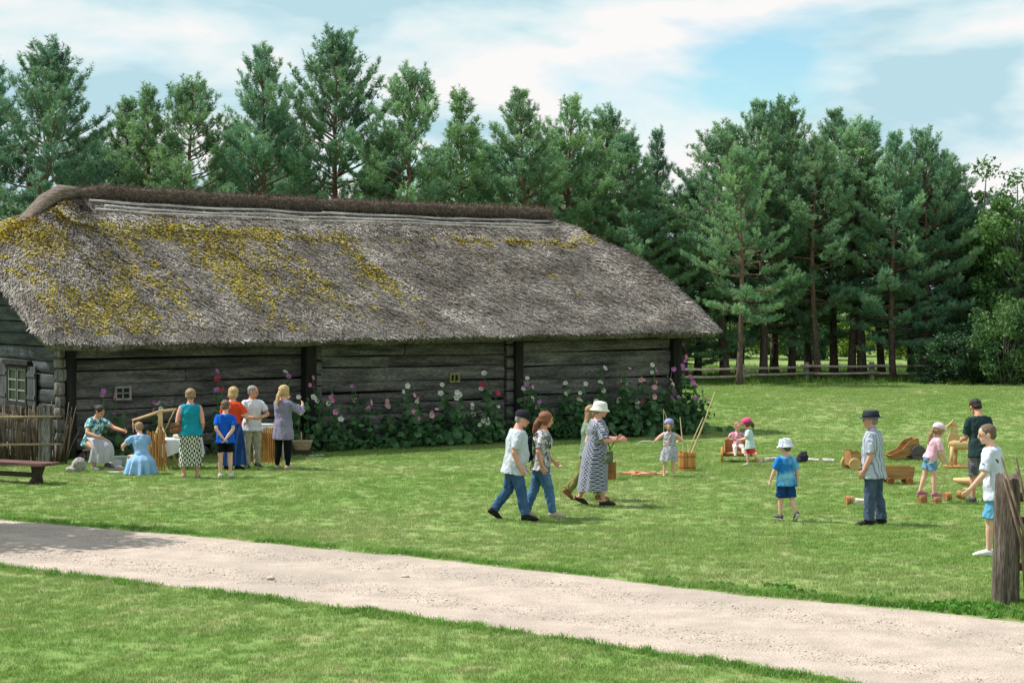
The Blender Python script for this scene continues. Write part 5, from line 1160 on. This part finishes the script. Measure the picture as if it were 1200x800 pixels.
mb = MB(); mb.tube([at(777.5, 480, Zg)-o.location, at(778, 510, Zg)-o.location, at(778, 548, Zg)-o.location], .004, 4); mb.build('line', w_stick, o)
# loose wood on the grass
for i, (px, py, L, rz, lab) in enumerate(((734, 557, .34, .1, 'leftmost orange offcut of the loose wood on the grass'), (744, 556, .42, -.25, 'orange wood piece lying across the loose pile'), (752, 558.5, .4, .15, 'pale wood piece at the front of the loose pile'), (760, 557, .3, -.1, 'right piece of the loose wood pile'), (774, 556.5, .26, -.5, 'pale offcut beside the bare feet of the girl'))):
    mb = MB(); mb.box((0, 0, .03), (L, .12, .05), jit=.015); mb.box((L*.15, .07, .055), (L*.6, .06, .035), Matrix.Rotation(.3, 3, 'Z'), jit=.008); o = mb.build('wood_piece', wd('offcut', (220, 160, 118) if i < 2 else (214, 178, 140), (186, 120, 84)), None); o.location = gp(px, py); o.rotation_euler[2] = rz; tag(o, lab, 'wood piece', 'loose wood on the grass')
# wooden chair-like box behind the dress
bx = empty('slatted_box', gp(714, 562), -.25, 'upright slatted wooden box behind the woman in the white hat', 'box')
for k in range(4):
    mb = MB(); mb.box((-.075+.05*k, -.09, .17), (.044, .02, .33)); mb.build('slat', w_brown, bx); mb = MB(); mb.box((-.075+.05*k, .09, .17), (.044, .02, .33)); mb.build('slat', w_brown, bx)
for s in (-1, 1):
    mb = MB(); mb.box((s*.105, 0, .17), (.02, .2, .34)); mb.build('side_panel', w_brown, bx)
mb = MB(); mb.box((0, 0, .35), (.24, .23, .022)); mb.build('lid', w_honey, bx)

# --- toy cart with the toddler
def wheel(mb, c, r, w, ax='Y'):
    rot = Matrix.Rotation(R(90), 3, 'X') if ax == 'Y' else Matrix.Rotation(R(90), 3, 'Y')
    mb.lathe([(r*.15, -w/2), (r*.94, -w/2), (r, -w*.3), (r, w*.3), (r*.94, w/2), (r*.15, w/2)], c, 22, rot)
ct = empty('toy_cart', gp(866, 541), -.12, 'low wooden toy cart with solid disc wheels carrying the toddler', 'cart')
mb = MB(); mb.box((0, 0, .19), (.62, .52, .035)); mb.build('floor_board', w_honey, ct)
mb = MB(); mb.box((0, .27, .33), (.62, .03, .26)); mb.build('back_board', w_honey, ct)
for s in (-1, 1):
    mb = MB(); mb.loft([((s*.30, -.26, .21), Vector((.014, 0, 0)), Vector((0, 0, .05))), ((s*.30, -.05, .25), Vector((.014, 0, 0)), Vector((0, 0, .09))), ((s*.30, .25, .31), Vector((.014, 0, 0)), Vector((0, 0, .15)))], 8); mb.build('side_board', w_honey, ct)
    for y_ in (-.2, .2):
        mb = MB(); wheel(mb, (s*.36, y_, .155), .155 if s < 0 else .12, .05, 'X'); o = mb.build('wheel', w_orange, ct, True, 40)
        if s > 0: o.location.z = -.035
mb = MB(); mb.box((0, -.2, .155), (.74, .04, .04)); mb.build('axle', w_brown, ct); mb = MB(); mb.box((0, .2, .155), (.74, .04, .04)); mb.build('axle', w_brown, ct)
# pale pole and dark sack on the grass
m_birch = M('birch_bark', srgb(208, 202, 194), srgb(150, 142, 136), scale=9, stretch=(4, 1, 1))
for (p0, p1, r, lab) in (((896, 541), (916, 539.5), .045, 'pale birch pole lying behind the boy in the bucket hat'), ((944, 540), (960, 541), .035, 'pale pole right of the dark round sack'), ((964, 542), (978, 542.5), .05, 'short pale log lying apart on the grass')):
    a_, b_ = gp(*p0), gp(*p1); mb = MB(); mb.tube([Vector((0, 0, r)), (b_-a_)*.5+Vector((0, .01, r*1.05)), (b_-a_)+Vector((0, 0, r))], [r, r*.95, r*.8], 9); o = mb.build('pole', m_birch, None, True, 50); o.location = a_; tag(o, lab, 'pole', 'pale poles on the grass')
mb = MB(); mb.ell((0, 0, .11), (.12, .12, .125)); mb.ell((-.10, 0, .05), (.15, .12, .06)); mb.tube([(.04, 0, .2), (.1, -.02, .25)], [.05, .02], 8); o = link('sack', fuse(mb, .012, 4, .7, wr=.018, ws=11, name='sack'), None, fab('dark_sack', (58, 58, 70), (40, 40, 52))); o.location = gp(940.5, 542); tag(o, 'dark round sack lying behind the boy in the bucket hat', 'sack')

# --- wooden wagons, cups, horse
def wagon(label, loc, rz, L, W, Hh, mat, tilt=0, wheels=((-1, -1), (-1, 1)), wr=.12, wmat=None, curve=True, name='toy_wagon'):
    e = empty(name, loc, rz, label, 'toy wagon', 'wooden toy wagons'); Rt = Matrix.Rotation(tilt, 3, 'Y'); z0 = .10
    T = lambda p: Rt@Vector(p)+Vector((0, 0, z0))
    mb = MB(); mb.add([T((x*L/2, y*W/2, z)) for z in (0, .02) for x, y in ((-1, -1), (1, -1), (1, 1), (-1, 1))], [(3, 2, 1, 0), (4, 5, 6, 7), (0, 1, 5, 4), (1, 2, 6, 5), (2, 3, 7, 6), (3, 0, 4, 7)]); mb.build('floor_board', mat, e)
    for s in (-1, 1):
        pts = [(-L/2, .02), (L/2, .02), (L/2*1.12, Hh*.55 if curve else Hh), (L*.12, Hh*.62 if curve else Hh), (-L*.2, Hh), (-L/2*1.1, Hh)]
        P = [T((x, s*W/2, z)) for x, z in pts]+[T((x, s*(W/2+.022), z)) for x, z in pts]; n = len(pts)
        mb = MB(); mb.add(P, [tuple(range(n)), tuple(reversed(range(n, 2*n)))]+[(i, i+n, (i+1) % n+n, (i+1) % n) for i in range(n)]); mb.build('side_board', mat, e)
    for xx, hh, sl in ((-L/2, Hh, -.05*L), (L/2, Hh*.55 if curve else Hh, .06*L)):
        mb = MB(); P = [T((xx+q, y, z)) for q in (0, .02) for y, z, q in ()]
        P = [T((xx, -W/2+.004, .022)), T((xx, W/2-.004, .022)), T((xx+sl, W/2-.004, hh-.01)), T((xx+sl, -W/2+.004, hh-.01))]; P += [p+Rt@Vector((.02, 0, 0)) for p in P]
        mb.add(P, [(0, 1, 2, 3), (7, 6, 5, 4), (0, 4, 5, 1), (1, 5, 6, 2), (2, 6, 7, 3), (3, 7, 4, 0)]); mb.build('end_board', mat, e)
    for sx, sy in wheels:
        c = T((sx*L*.36, sy*(W/2+.055), -.02)); c.z = max(c.z, wr); c.z = wr; mb = MB(); wheel(mb, c, wr, .045); mb.build('wheel', wmat or mat, e, True, 40)
    return e
w_inner = wd('wagon_wood', (176, 134, 86), (136, 98, 58)); w_wheel = wd('grey_wheel', (96, 92, 90), (66, 62, 60))
wagon('wooden toy wagon behind the man in the dark hat, left side', gp(1006, 550), R(12), .46, .34, .30, w_inner, 0, ((-1, -1), (1, -1), (-1, 1), (1, 1)), .13, w_pale)
wagon('tipped up wooden toy wagon with a dark disc wheel right of the hatted man', gp(1061, 539), R(188), .62, .36, .30, w_inner, R(20), ((-1, 1), (-1, -1)), .17, w_wheel)
wagon('low honey coloured wooden box wagon at the knees of the hatted man', gp(1052, 567), R(4), .50, .24, .24, w_honey, 0, ((-1, -1), (1, -1), (1, 1), (-1, 1)), .07, w_brown, curve=False)
def cup(label, loc, r, h_, tilt=0, rz=0, name='stilt_cup', rope=None):
    e = empty(name, loc, rz, label, 'stilt cup', 'wooden cup stilts'); rot = Matrix.Rotation(tilt, 3, 'Y'); mb = MB()
    off = Vector((0, 0, r if tilt else 0)); 
    mb.lathe([(r*1.0, 0), (r*1.02, .01), (r*.92, h_*.6), (r*.9, h_-.008), (r*.82, h_)], off, 18, rot); o = mb.build('cup_body', w_cup, e, True, 40)
    mb = MB(); mb.lathe([(r*.985, h_*.45), (r*.985, h_*.52)], off, 18, rot, cap=False); mb.build('band', w_brown, e, True)
    if rope:
        for s in (-1, 1): mb = MB(); q = Vector(rope)-Vector(loc); mb.tube([Vector((s*r*.9, 0, h_*.7)), q*.5+Vector((s*.02, 0, 0)), q], .006, 5); mb.build('cord', w_stick, e, True)
    return e
P_ = PE['stilt']
for s, lab in ((1, 'wooden cup stilt under the near foot of the girl in pink'), (-1, 'wooden cup stilt under the far foot of the girl in pink')):
    a_ = P_['an'][s]; cup(lab, Vector((a_.x+.05, a_.y, 0)), .085, .122 if s == 1 else max(.12, a_.z-.06), 0, 0, rope=P_['W'][s]+Vector((.02, 0, -.06)))
cup('wooden cup lying on its side right of the stilts', gp(1107, 587), .075, .12, R(80), .4); cup('wooden cup lying on the grass left of the hatted man\'s shoes', gp(991, 591), .075, .12, R(85), .2)
cup('wooden cup lying by the bare leg of the man in dark green', gp(1131, 586), .08, .14, R(80), 2.6)
mb = MB(); mb.box((0, 0, .05), (.2, .16, .09), jit=.02); o = mb.build('paper_bundle', fab('paper_bag', (214, 206, 196), (190, 180, 168)), None); o.location = gp(1010, 591); tag(o, 'small pale crumpled bundle beside the hatted man\'s leg', 'bundle')
mb = MB(); mb.loft([(Vector((-.3, 0, .12)), Vector((0, .01, 0)), Vector((0, 0, .02))), (Vector((-.2, 0, .09)), Vector((0, .07, 0)), Vector((0, 0, .06))), (Vector((0, 0, .08)), Vector((0, .10, 0)), Vector((0, 0, .08))), (Vector((.2, 0, .09)), Vector((0, .08, 0)), Vector((0, 0, .06))), (Vector((.3, 0, .11)), Vector((0, .03, 0)), Vector((0, 0, .03)))], 12)
o = mb.build('wooden_boat', w_pale, None, True); o.location = gp(1136, 569); o.rotation_euler[2] = -.1; tag(o, 'pale carved wooden boat on the grass behind the man\'s legs', 'toy boat')
# toy horse
hs = empty('toy_horse', gp(1118, 548), R(-6), 'pale wooden toy horse standing on a round board', 'toy horse')
def slab(pts, th, y0=0):
    n = len(pts); mb = MB(); mb.add([(x, y0-th/2, z) for x, z in pts]+[(x, y0+th/2, z) for x, z in pts], [tuple(range(n)), tuple(reversed(range(n, 2*n)))]+[(i, i+n, (i+1) % n+n, (i+1) % n) for i in range(n)]); return mb
sc_h = 1.0
head_p = [(-.10, .44), (-.13, .55), (-.12, .66), (-.06, .76), (-.03, .84), (-.11, .80), (-.15, .81), (-.155, .86), (-.06, .95), (-.02, 1.0), (.01, .96), (.05, .91), (.075, .80), (.08, .68), (.13, .60), (.12, .44)]
o = slab(head_p, .10).build('head_and_neck', w_pale, hs)
for s in (-1, 1): mb = MB(); mb.ell((-.05, s*.052, .90), (.012, .006, .012)); mb.build('eye', m_eye, hs, True)
mb = MB(); mb.loft([(Vector((-.11, 0, .48)), Vector((0, .08, 0)), Vector((0, 0, .09))), (Vector((0, 0, .485)), Vector((0, .11, 0)), Vector((0, 0, .12))), (Vector((.25, 0, .49)), Vector((0, .11, 0)), Vector((0, 0, .11))), (Vector((.42, 0, .49)), Vector((0, .08, 0)), Vector((0, 0, .08)))], 14); mb.build('trunk', w_pale, hs, True, 50)
for x, y_ in ((-.05, -.07), (.05, .07), (.32, -.07), (.36, .07)):
    mb = MB(); mb.tube([(x, y_, .45), (x-.015, y_*1.2, .04)], [.042, .034], 9); mb.build('leg', w_pale, hs, True)
mb = MB(); mb.lathe([(.36, 0), (.37, .02), (.37, .045), (.35, .055)], (.14, 0, 0), 24, sy=.62); mb.build('base_board', w_cup, hs, True, 40)
mb = MB(); mb.tube([(.42, 0, .52), (.50, 0, .46), (.52, 0, .34)], [.03, .03, .015], 7); mb.build('tail', w_stick, hs, True)
mb = MB(); mb.box((.30, -.35, .07), (.3, .2, .12), jit=.02); o = mb.build('wood_block', w_brown, None); o.location = gp(1130, 547); tag(o, 'brown wooden block lying behind the toy horse base', 'block')
# ------------------------------------------------------------------ hollyhocks along the wall
m_hleaf = M('hollyhock_leaf', srgb(84, 124, 76), srgb(56, 94, 62), scale=3, rough=.6, tone=((.6, .65, .65), (1.25, 1.2, 1.05)), trans=.25, spec=.35)
m_stem = M('hollyhock_stem', srgb(98, 128, 70), srgb(76, 104, 56), scale=5)
FLC = {'pink': (232, 142, 192), 'white': (236, 232, 226), 'red': (206, 70, 104), 'mauve': (206, 132, 200), 'rose': (240, 180, 196)}
m_fl = {}
for k_, c_ in FLC.items():
    def ex(nn, ll, v, co, out, mix):
        sp = nn.new('ShaderNodeVectorMath'); sp.operation = 'LENGTH'; ll.new(co, sp.inputs[0])
        return mix(ramp(nn, ll, sp.outputs['Value'], [(.008, (1, 1, 1)), (.022, (0, 0, 0))]), out, tuple(.55*q for q in srgb(c_)))
    m_fl[k_] = M('petal_'+k_, srgb(c_), tuple(.85*q for q in srgb(c_)), scale=20, rough=.7, trans=.3, extra=ex)
def blossom_mesh():
    V = [(0, 0, 0)]; Fs = []; n = 20
    for k in range(1, 4):
        for i in range(n):
            a = 6.2832*i/n; r_ = .060*k/3*(1+.10*math.cos(5*a)*k/3); V.append((r_*math.cos(a), r_*math.sin(a), .010*k*k/3+.004*math.sin(10*a)*k/3))
    for i in range(n): Fs.append((0, 1+i, 1+(i+1) % n))
    for k in range(2):
        for i in range(n): Fs += [(1+k*n+i, 1+(k+1)*n+i, 1+(k+1)*n+(i+1) % n), (1+k*n+i, 1+(k+1)*n+(i+1) % n, 1+k*n+(i+1) % n)]
    return V, Fs
bV, bF = blossom_mesh(); bl_me = {}
for k_ in FLC:
    me = bpy.data.meshes.new('blossom'); me.from_pydata(bV, [], bF); me.materials.append(m_fl[k_]); me.polygons.foreach_set('use_smooth', [True]*len(me.polygons)); bl_me[k_] = me
def leaves_np(C, S, g_):
    n = len(C); nrm = unit(g_.normal(size=(n, 3))*.7+np.array([.1, -.5, .8])); u = unit(np.cross(nrm, g_.normal(size=(n, 3)))); v = np.cross(nrm, u); k = 9
    V = [C]; 
    for i in range(k):
        a = 6.2832*i/k; rr = S*(1+.16*math.cos(5*a)); V.append(C+u*(rr*math.cos(a))[:, None]+v*(rr*math.sin(a))[:, None]-nrm*(rr*(.18+.1*math.cos(2.5*a)))[:, None])
    V = np.stack(V, 1).reshape(-1, 3); F_ = []
    base = np.arange(n)*(k+1)
    for i in range(k): F_.append(np.stack([base, base+1+i, base+1+(i+1) % k], 1))
    return V, np.concatenate(F_), k+1
def hollyhock(px, off, hts, nleaf, wid, cols, label, low=True):
    g_ = np.random.default_rng(int(px*7)); a = a_of(px, -off); p = A+U*a-NB*off; p.z = 0
    e = empty('hollyhock', p, 0, label, 'hollyhock', 'hollyhocks along the barn wall')
    C = []; S = []; st = MB(); spots = []
    ns = len(hts)
    for i, hh in enumerate([q*1.08 for q in hts]):
        x = (i-(ns-1)/2)*wid/max(1, ns)+g_.normal(0, .05); y = g_.normal(0, .12); lx = g_.normal(0, .10)
        st.tube([(x*.6, y*.6, 0), (x*.85+lx*.3, y, hh*.5), (x+lx, y, hh)], [.016, .012, .005], 6)
        for q in range(int(nleaf*hh/sum(hts))):
            t = g_.beta(1.0, 1.9); z = .1+t*(hh*.86); sp = .30*(1-t)+.06
            C.append((x*(.6+.4*t)+lx*t+g_.normal(0, sp*.62), y+g_.normal(0, sp*.5)-.05, z)); S.append(g_.uniform(.05, .085)*(1.35-.75*t))
        for q in range(g_.integers(2, 5)):
            t = g_.uniform(.62, 1.0); spots.append((x+lx*t+g_.normal(0, .05), y-.05-g_.uniform(0, .05), hh*t))
    V, Fc, k = leaves_np(np.array(C), np.array(S), g_)
    st.build('stem', m_stem, e, True)
    o = link('foliage', np_mesh('foliage', V, Fc, True, np.repeat(g_.uniform(0, 1, len(C)), k)), e, m_hleaf); o['kind'] = 'stuff'
    for (x, y, z) in spots:
        c_ = cols[g_.integers(0, len(cols))]; o = link('blossom', bl_me[c_], e); o.location = (x, y, z); o.rotation_euler = (R(70+g_.normal(0, 18)), g_.normal(0, .2), g_.normal(.2, .5)); s_ = g_.uniform(.8, 1.25); o.scale = (s_, s_, s_)
HOLLY = [
 (133, .35, [1.55, 1.3], 90, .5, ['pink', 'mauve'], 'pink hollyhock under the small four pane window'),
 (186, .35, [1.5, 1.2], 70, .5, ['mauve', 'white'], 'hollyhock behind the tripod stand'),
 (256, .4, [1.75], 40, .3, ['mauve', 'red'], 'hollyhock rising behind the blond woman'),
 (349, .4, [1.9, 1.3], 80, .35, ['white', 'mauve'], 'white hollyhock right of the cardigan woman'),
 (386, .7, [1.6, 1.35, 1.0], 190, .7, ['pink', 'white', 'pink'], 'bushy pink hollyhock just right of the first dark post'),
 (425, .6, [1.55, 1.1], 110, .5, ['rose', 'mauve'], 'pale pink hollyhock second right of the dark post'),
 (470, .7, [1.2, 1.55, .9], 170, .7, ['rose', 'white'], 'wide hollyhock with pale blossoms at the middle of the wall'),
 (498, .7, [1.25, .9], 120, .6, ['white', 'rose'], 'low leafy hollyhock left of the small yellow framed window'),
 (530, .6, [1.65, 1.2], 150, .55, ['white'], 'white hollyhock below the small yellow framed window'),
 (556, .7, [.9, .7], 120, .6, ['white'], 'low hollyhock leaves right of the yellow framed window'),
 (580, .6, [1.6, 1.2], 140, .5, ['red', 'white'], 'hollyhock with a crimson top above the man in the cap'),
 (622, .7, [1.6, 1.4, 1.1], 180, .7, ['mauve', 'rose', 'white'], 'mauve hollyhock right of the second dark post'),
 (664, .7, [1.7, 1.3], 170, .6, ['white'], 'tall white hollyhock left of the woman in the sun hat'),
 (690, .75, [1.2, 1.0], 120, .6, ['white', 'rose'], 'lower hollyhock behind the woman in the sun hat'),
 (712, .6, [1.7, 1.0], 130, .5, ['white'], 'slender white hollyhock right of the sun hat'),
 (737, .8, [1.95, 1.6, 1.2], 230, .7, ['red', 'white', 'rose', 'white'], 'tall hollyhock with red top near the right barn corner'),
 (757, .8, [1.5, 1.2], 170, .6, ['rose'], 'leafy hollyhock left of the corner post'),
 (776, .8, [1.9, 1.6, 1.2], 230, .7, ['rose', 'white', 'mauve'], 'tall pale hollyhock in front of the barn corner'),
 (800, .8, [1.2, 1.0, 1.3], 200, .8, ['mauve'], 'hollyhock at the foot of the corner post'),
 (816, .9, [1.85, 1.4, 1.1], 240, .8, ['mauve', 'pink'], 'mauve hollyhock standing free right of the barn corner'),
]
for hk in HOLLY: hollyhock(*hk)
# low leaves at the wall foot
g_ = np.random.default_rng(77); n = 800; px = g_.uniform(365, 812, n); C = []
for q in px:
    b = g_.uniform(.25, .95); a = a_of(q, -b); p = A+U*a-NB*b; C.append((p.x, p.y, abs(g_.normal(0, .22))+.03))
V, Fc, k = leaves_np(np.array(C), g_.uniform(.035, .085, n), g_)
o = link('wall_foot_plants', np_mesh('wall_foot_plants', V, Fc, True, np.repeat(g_.uniform(0, 1, n), k)), None, m_hleaf); tag(o, 'low leafy plants growing along the foot of the barn wall', 'plants', kind='stuff')

# ------------------------------------------------------------------ grass, weeds, gravel (scattered by geometry nodes from stored points)
def scatter(name, tuftV, tuftF, tone, pts, rot, scl, mat, tilt=.0):
    nT = len(tuftV); n = len(pts); V = np.concatenate([np.asarray(tuftV, np.float32), np.asarray(pts, np.float32)])
    me = bpy.data.meshes.new(name); me.vertices.add(len(V)); me.vertices.foreach_set('co', V.ravel()); Fc = np.asarray(tuftF, np.int32); k = Fc.shape[1]
    me.loops.add(Fc.size); me.loops.foreach_set('vertex_index', Fc.ravel()); me.polygons.add(len(Fc)); me.polygons.foreach_set('loop_start', np.arange(0, Fc.size, k, dtype=np.int32)); me.polygons.foreach_set('loop_total', np.full(len(Fc), k, np.int32))
    for nm, a_, b_ in (('seedling', np.ones(nT), np.zeros(n)), ('rz', np.zeros(nT), rot), ('sc', np.zeros(nT), scl), ('tone', tone, np.zeros(n))):
        at_ = me.attributes.new(nm, 'FLOAT', 'POINT'); at_.data.foreach_set('value', np.concatenate([a_, b_]).astype(np.float32))
    me.update(calc_edges=True); me.materials.append(mat)
    o = link(name, me); ng = bpy.data.node_groups.new(name, 'GeometryNodeTree'); ng.interface.new_socket('Geometry', in_out='INPUT', socket_type='NodeSocketGeometry'); ng.interface.new_socket('Geometry', in_out='OUTPUT', socket_type='NodeSocketGeometry')
    nd = ng.nodes; lk = ng.links; gi = nd.new('NodeGroupInput'); go = nd.new('NodeGroupOutput'); sp = nd.new('GeometryNodeSeparateGeometry'); sp.domain = 'POINT'
    def attr(nm): q = nd.new('GeometryNodeInputNamedAttribute'); q.data_type = 'FLOAT'; q.inputs['Name'].default_value = nm; return q.outputs['Attribute']
    cmp_ = nd.new('FunctionNodeCompare'); cmp_.data_type = 'FLOAT'; cmp_.operation = 'GREATER_THAN'; lk.new(attr('seedling'), cmp_.inputs[0]); cmp_.inputs[1].default_value = .5
    lk.new(gi.outputs[0], sp.inputs[0]); lk.new(cmp_.outputs[0], sp.inputs['Selection'])
    mp = nd.new('GeometryNodeMeshToPoints'); lk.new(sp.outputs['Inverted'], mp.inputs[0])
    ip = nd.new('GeometryNodeInstanceOnPoints'); lk.new(mp.outputs[0], ip.inputs['Points']); lk.new(sp.outputs['Selection'], ip.inputs['Instance'])
    cb = nd.new('ShaderNodeCombineXYZ'); lk.new(attr('rz'), cb.inputs['Z']); lk.new(cb.outputs[0], ip.inputs['Rotation'])
    lk.new(attr('sc'), ip.inputs['Scale']); lk.new(ip.outputs[0], go.inputs[0])
    md = o.modifiers.new('scatter', 'NODES'); md.node_group = ng; return o
def blades(n, rad, h0, h1, w, g_, lean=.5):
    b = g_.normal(0, rad*.5, (n, 2)); b = np.concatenate([b, np.zeros((n, 1))], 1); az = g_.uniform(0, 6.28, n); L = g_.uniform(h0, h1, n); ln = g_.uniform(.1, lean, n)
    d = np.stack([np.cos(az)*ln, np.sin(az)*ln, np.ones(n)], 1)*L[:, None]; s = np.stack([-np.sin(az), np.cos(az), np.zeros(n)], 1)*w
    m_ = b+d*.55+np.array([0, 0, .006]); t_ = b+d+np.stack([np.cos(az), np.sin(az), -.5*np.ones(n)], 1)*(L*.22)[:, None]
    V = np.stack([b-s, b+s, m_+s*.7, m_-s*.7, t_], 1).reshape(-1, 3); i = np.arange(n)*5
    F_ = np.concatenate([np.stack([i, i+1, i+2], 1), np.stack([i, i+2, i+3], 1), np.stack([i+3, i+2, i+4], 1)]); return V, F_, np.repeat(g_.uniform(0, 1, n), 5)
g_ = np.random.default_rng(3)
def lawn_points(Z0, Z1, dens, margin=1.06):
    k = 600/F*margin; area = k*(Z1**2-Z0**2); n = int(area*dens); Z = np.sqrt(g_.uniform(Z0**2, Z1**2, n)); x = g_.uniform(-1, 1, n)*k*Z; return x, Z
def not_barn(x, y):
    rx, ry = x-A.x, y-A.y; a = rx*U.x+ry*U.y; b = rx*NB.x+ry*NB.y; return ~((a > -.2) & (a < LB+.2) & (b > -.1) & (b < DB+.1))
V, F_, tn = blades(34, .11, .022, .058, .0026, g_)
xa, ya = lawn_points(17.2, 30, 95); xb, yb = lawn_points(30, 48, 60); xc, yc = lawn_points(48, 82, 20)
x = np.concatenate([xa, xb, xc]); y = np.concatenate([ya, yb, yc]); k = not_barn(x, y) & ~in_road(x, y, .04); x, y = x[k], y[k]
den = np.array([mnoise.noise(Vector((p*.7, q*.7, 0))) for p, q in zip(x, y)]); s_ = np.clip(g_.uniform(.65, 1.15, len(x))+.28*den, .4, 1.5)*(1+np.clip((y-40)/50, 0, .8))
o = scatter('lawn_grass', V, F_, tn, np.stack([x, y, np.zeros(len(x))], 1), g_.uniform(0, 6.28, len(x)), s_, m_blade); tag(o, 'short mown grass of the lawn', 'grass', kind='stuff')
# taller unmown fringe at road edges, wall foot, posts
V, F_, tn = blades(22, .08, .03, .085, .003, g_, .9); X_ = []
m_fringe = M('edge_grass', srgb(112, 154, 64), srgb(86, 128, 50), scale=1.5, rough=.6, world=True, tone=((.75, .8, .7), (1.2, 1.15, 1)), trans=.3)
for P_, kk, sg in ((PU, 1, 1), (PL, 2, -1)):
    xx = g_.uniform(-9, 8, 1900); yy = edge_y(P_, xx)+np.array([wob(q, kk) for q in xx])+sg*(np.abs(g_.normal(0, .16, 1900))+.0); keep = np.array([mnoise.noise(Vector((q*1.1, kk*3, 0))) for q in xx])+g_.uniform(-.4, .4, 1900) > -.05; X_.append(np.stack([xx, yy, 0*xx], 1)[keep])
pp = gp(1178, 708); q = np.stack([pp.x+g_.normal(.25, .35, 160), pp.y+g_.normal(-.05, .22, 160), np.zeros(160)], 1); X_.append(q)
aa = g_.uniform(-.5, LB+.5, 900); bb = -np.abs(g_.normal(.25, .3, 900)); X_.append(np.stack([A.x+U.x*aa+NB.x*bb, A.y+U.y*aa+NB.y*bb, 0*aa], 1))
xx = g_.uniform(-6, 14, 500)
X_ = np.concatenate(X_); s_ = g_.uniform(.6, 1.35, len(X_)); o = scatter('edge_grass', V, F_, tn, X_, g_.uniform(0, 6.28, len(X_)), s_, m_fringe); tag(o, 'longer grass along the road edges and the wall foot', 'grass', kind='stuff')
# sparse far grass under the trees
V, F_, tn = blades(40, .35, .12, .38, .010, g_, .7); xx = g_.uniform(-32, 34, 4200); yy = g_.uniform(79.2, 100, 4200)
m_shadeg = M('wood_edge_grass', srgb(112, 142, 62), srgb(82, 116, 46), scale=.5, rough=.7, world=True, tone=((.7, .75, .7), (1.2, 1.15, 1)), trans=.3)
o = scatter('wood_edge_grass', V, F_, tn, np.stack([xx, yy, 0*xx], 1), g_.uniform(0, 6.28, 4200), g_.uniform(.6, 1.2, 4200), m_shadeg); tag(o, 'rough grass under the trees beyond the fence', 'grass', kind='stuff')
# broad weeds along the road
V, F_ = [], []; wv, wf, wk = leaves_np(np.stack([g_.normal(0, .05, 9), g_.normal(0, .05, 9), g_.uniform(.01, .05, 9)], 1), g_.uniform(.02, .042, 9), g_)
xx = g_.beta(2.2, 1.2, 90)*4.8+1.6; yy = edge_y(PU, xx)+np.array([wob(q, 1) for q in xx])+np.abs(g_.normal(.22, .35, 90)); xx2 = g_.uniform(4.6, 5.6, 60); yy2 = pp.y+g_.normal(-.25, .12, 60)
xx = np.concatenate([xx, xx2]); yy = np.concatenate([yy, yy2]); m_weed = M('weed_leaf', srgb(96, 152, 56), srgb(72, 122, 44), scale=4, trans=.3, tone=((.8, .8, .8), (1.15, 1.15, 1)))
o = scatter('roadside_weeds', wv, wf, np.repeat(g_.uniform(0, 1, 9), wk), np.stack([xx, yy, 0*xx], 1), g_.uniform(0, 6.28, len(xx)), g_.uniform(.4, 1.1, len(xx)), m_weed); tag(o, 'broad leaved weeds along the upper road edge', 'weeds', kind='stuff')
# gravel
bm = bmesh.new(); bmesh.ops.create_icosphere(bm, subdivisions=1, radius=1); pv = np.array([(v.co.x*random.uniform(.8, 1.15), v.co.y*random.uniform(.7, 1), v.co.z*.6) for v in bm.verts])*.012; pf = np.array([[v.index for v in f.verts] for f in bm.faces]); bm.free()
xx = g_.uniform(-8.5, 7, 36000); t_ = g_.beta(1.3, 1.3, 36000); yl = edge_y(PL, xx); yu = edge_y(PU, xx); yy = yl+(yu-yl)*t_; k = (np.abs(xx) < 600/F*1.08*yy); xx, yy = xx[k], yy[k]
m_peb = M('pebble', srgb(204, 194, 184), srgb(166, 155, 146), scale=9, world=True, rough=.9)
o = scatter('road_gravel', pv, pf, np.zeros(len(pv)), np.stack([xx, yy, np.full(len(xx), .019)], 1), g_.uniform(0, 6.28, len(xx)), np.clip(g_.lognormal(-.95, .5, len(xx)), .15, 2.2), m_peb); tag(o, 'loose pale gravel on the road', 'gravel', kind='stuff')
for (px, py, s, lab) in ((475, 678, .055, 'pale stone in the middle of the road'), (317, 680, .06, 'flat pale stone left on the road'), (556, 715, .03, 'small dark stone at the lower road edge')):
    mb = MB(); mb.ell((0, 0, .02+s*.2), (s, s*.7, s*.4), n=9, m=6); o = mb.build('stone', m_peb, None, True); o.location = gp(px, py); tag(o, lab, 'stone')
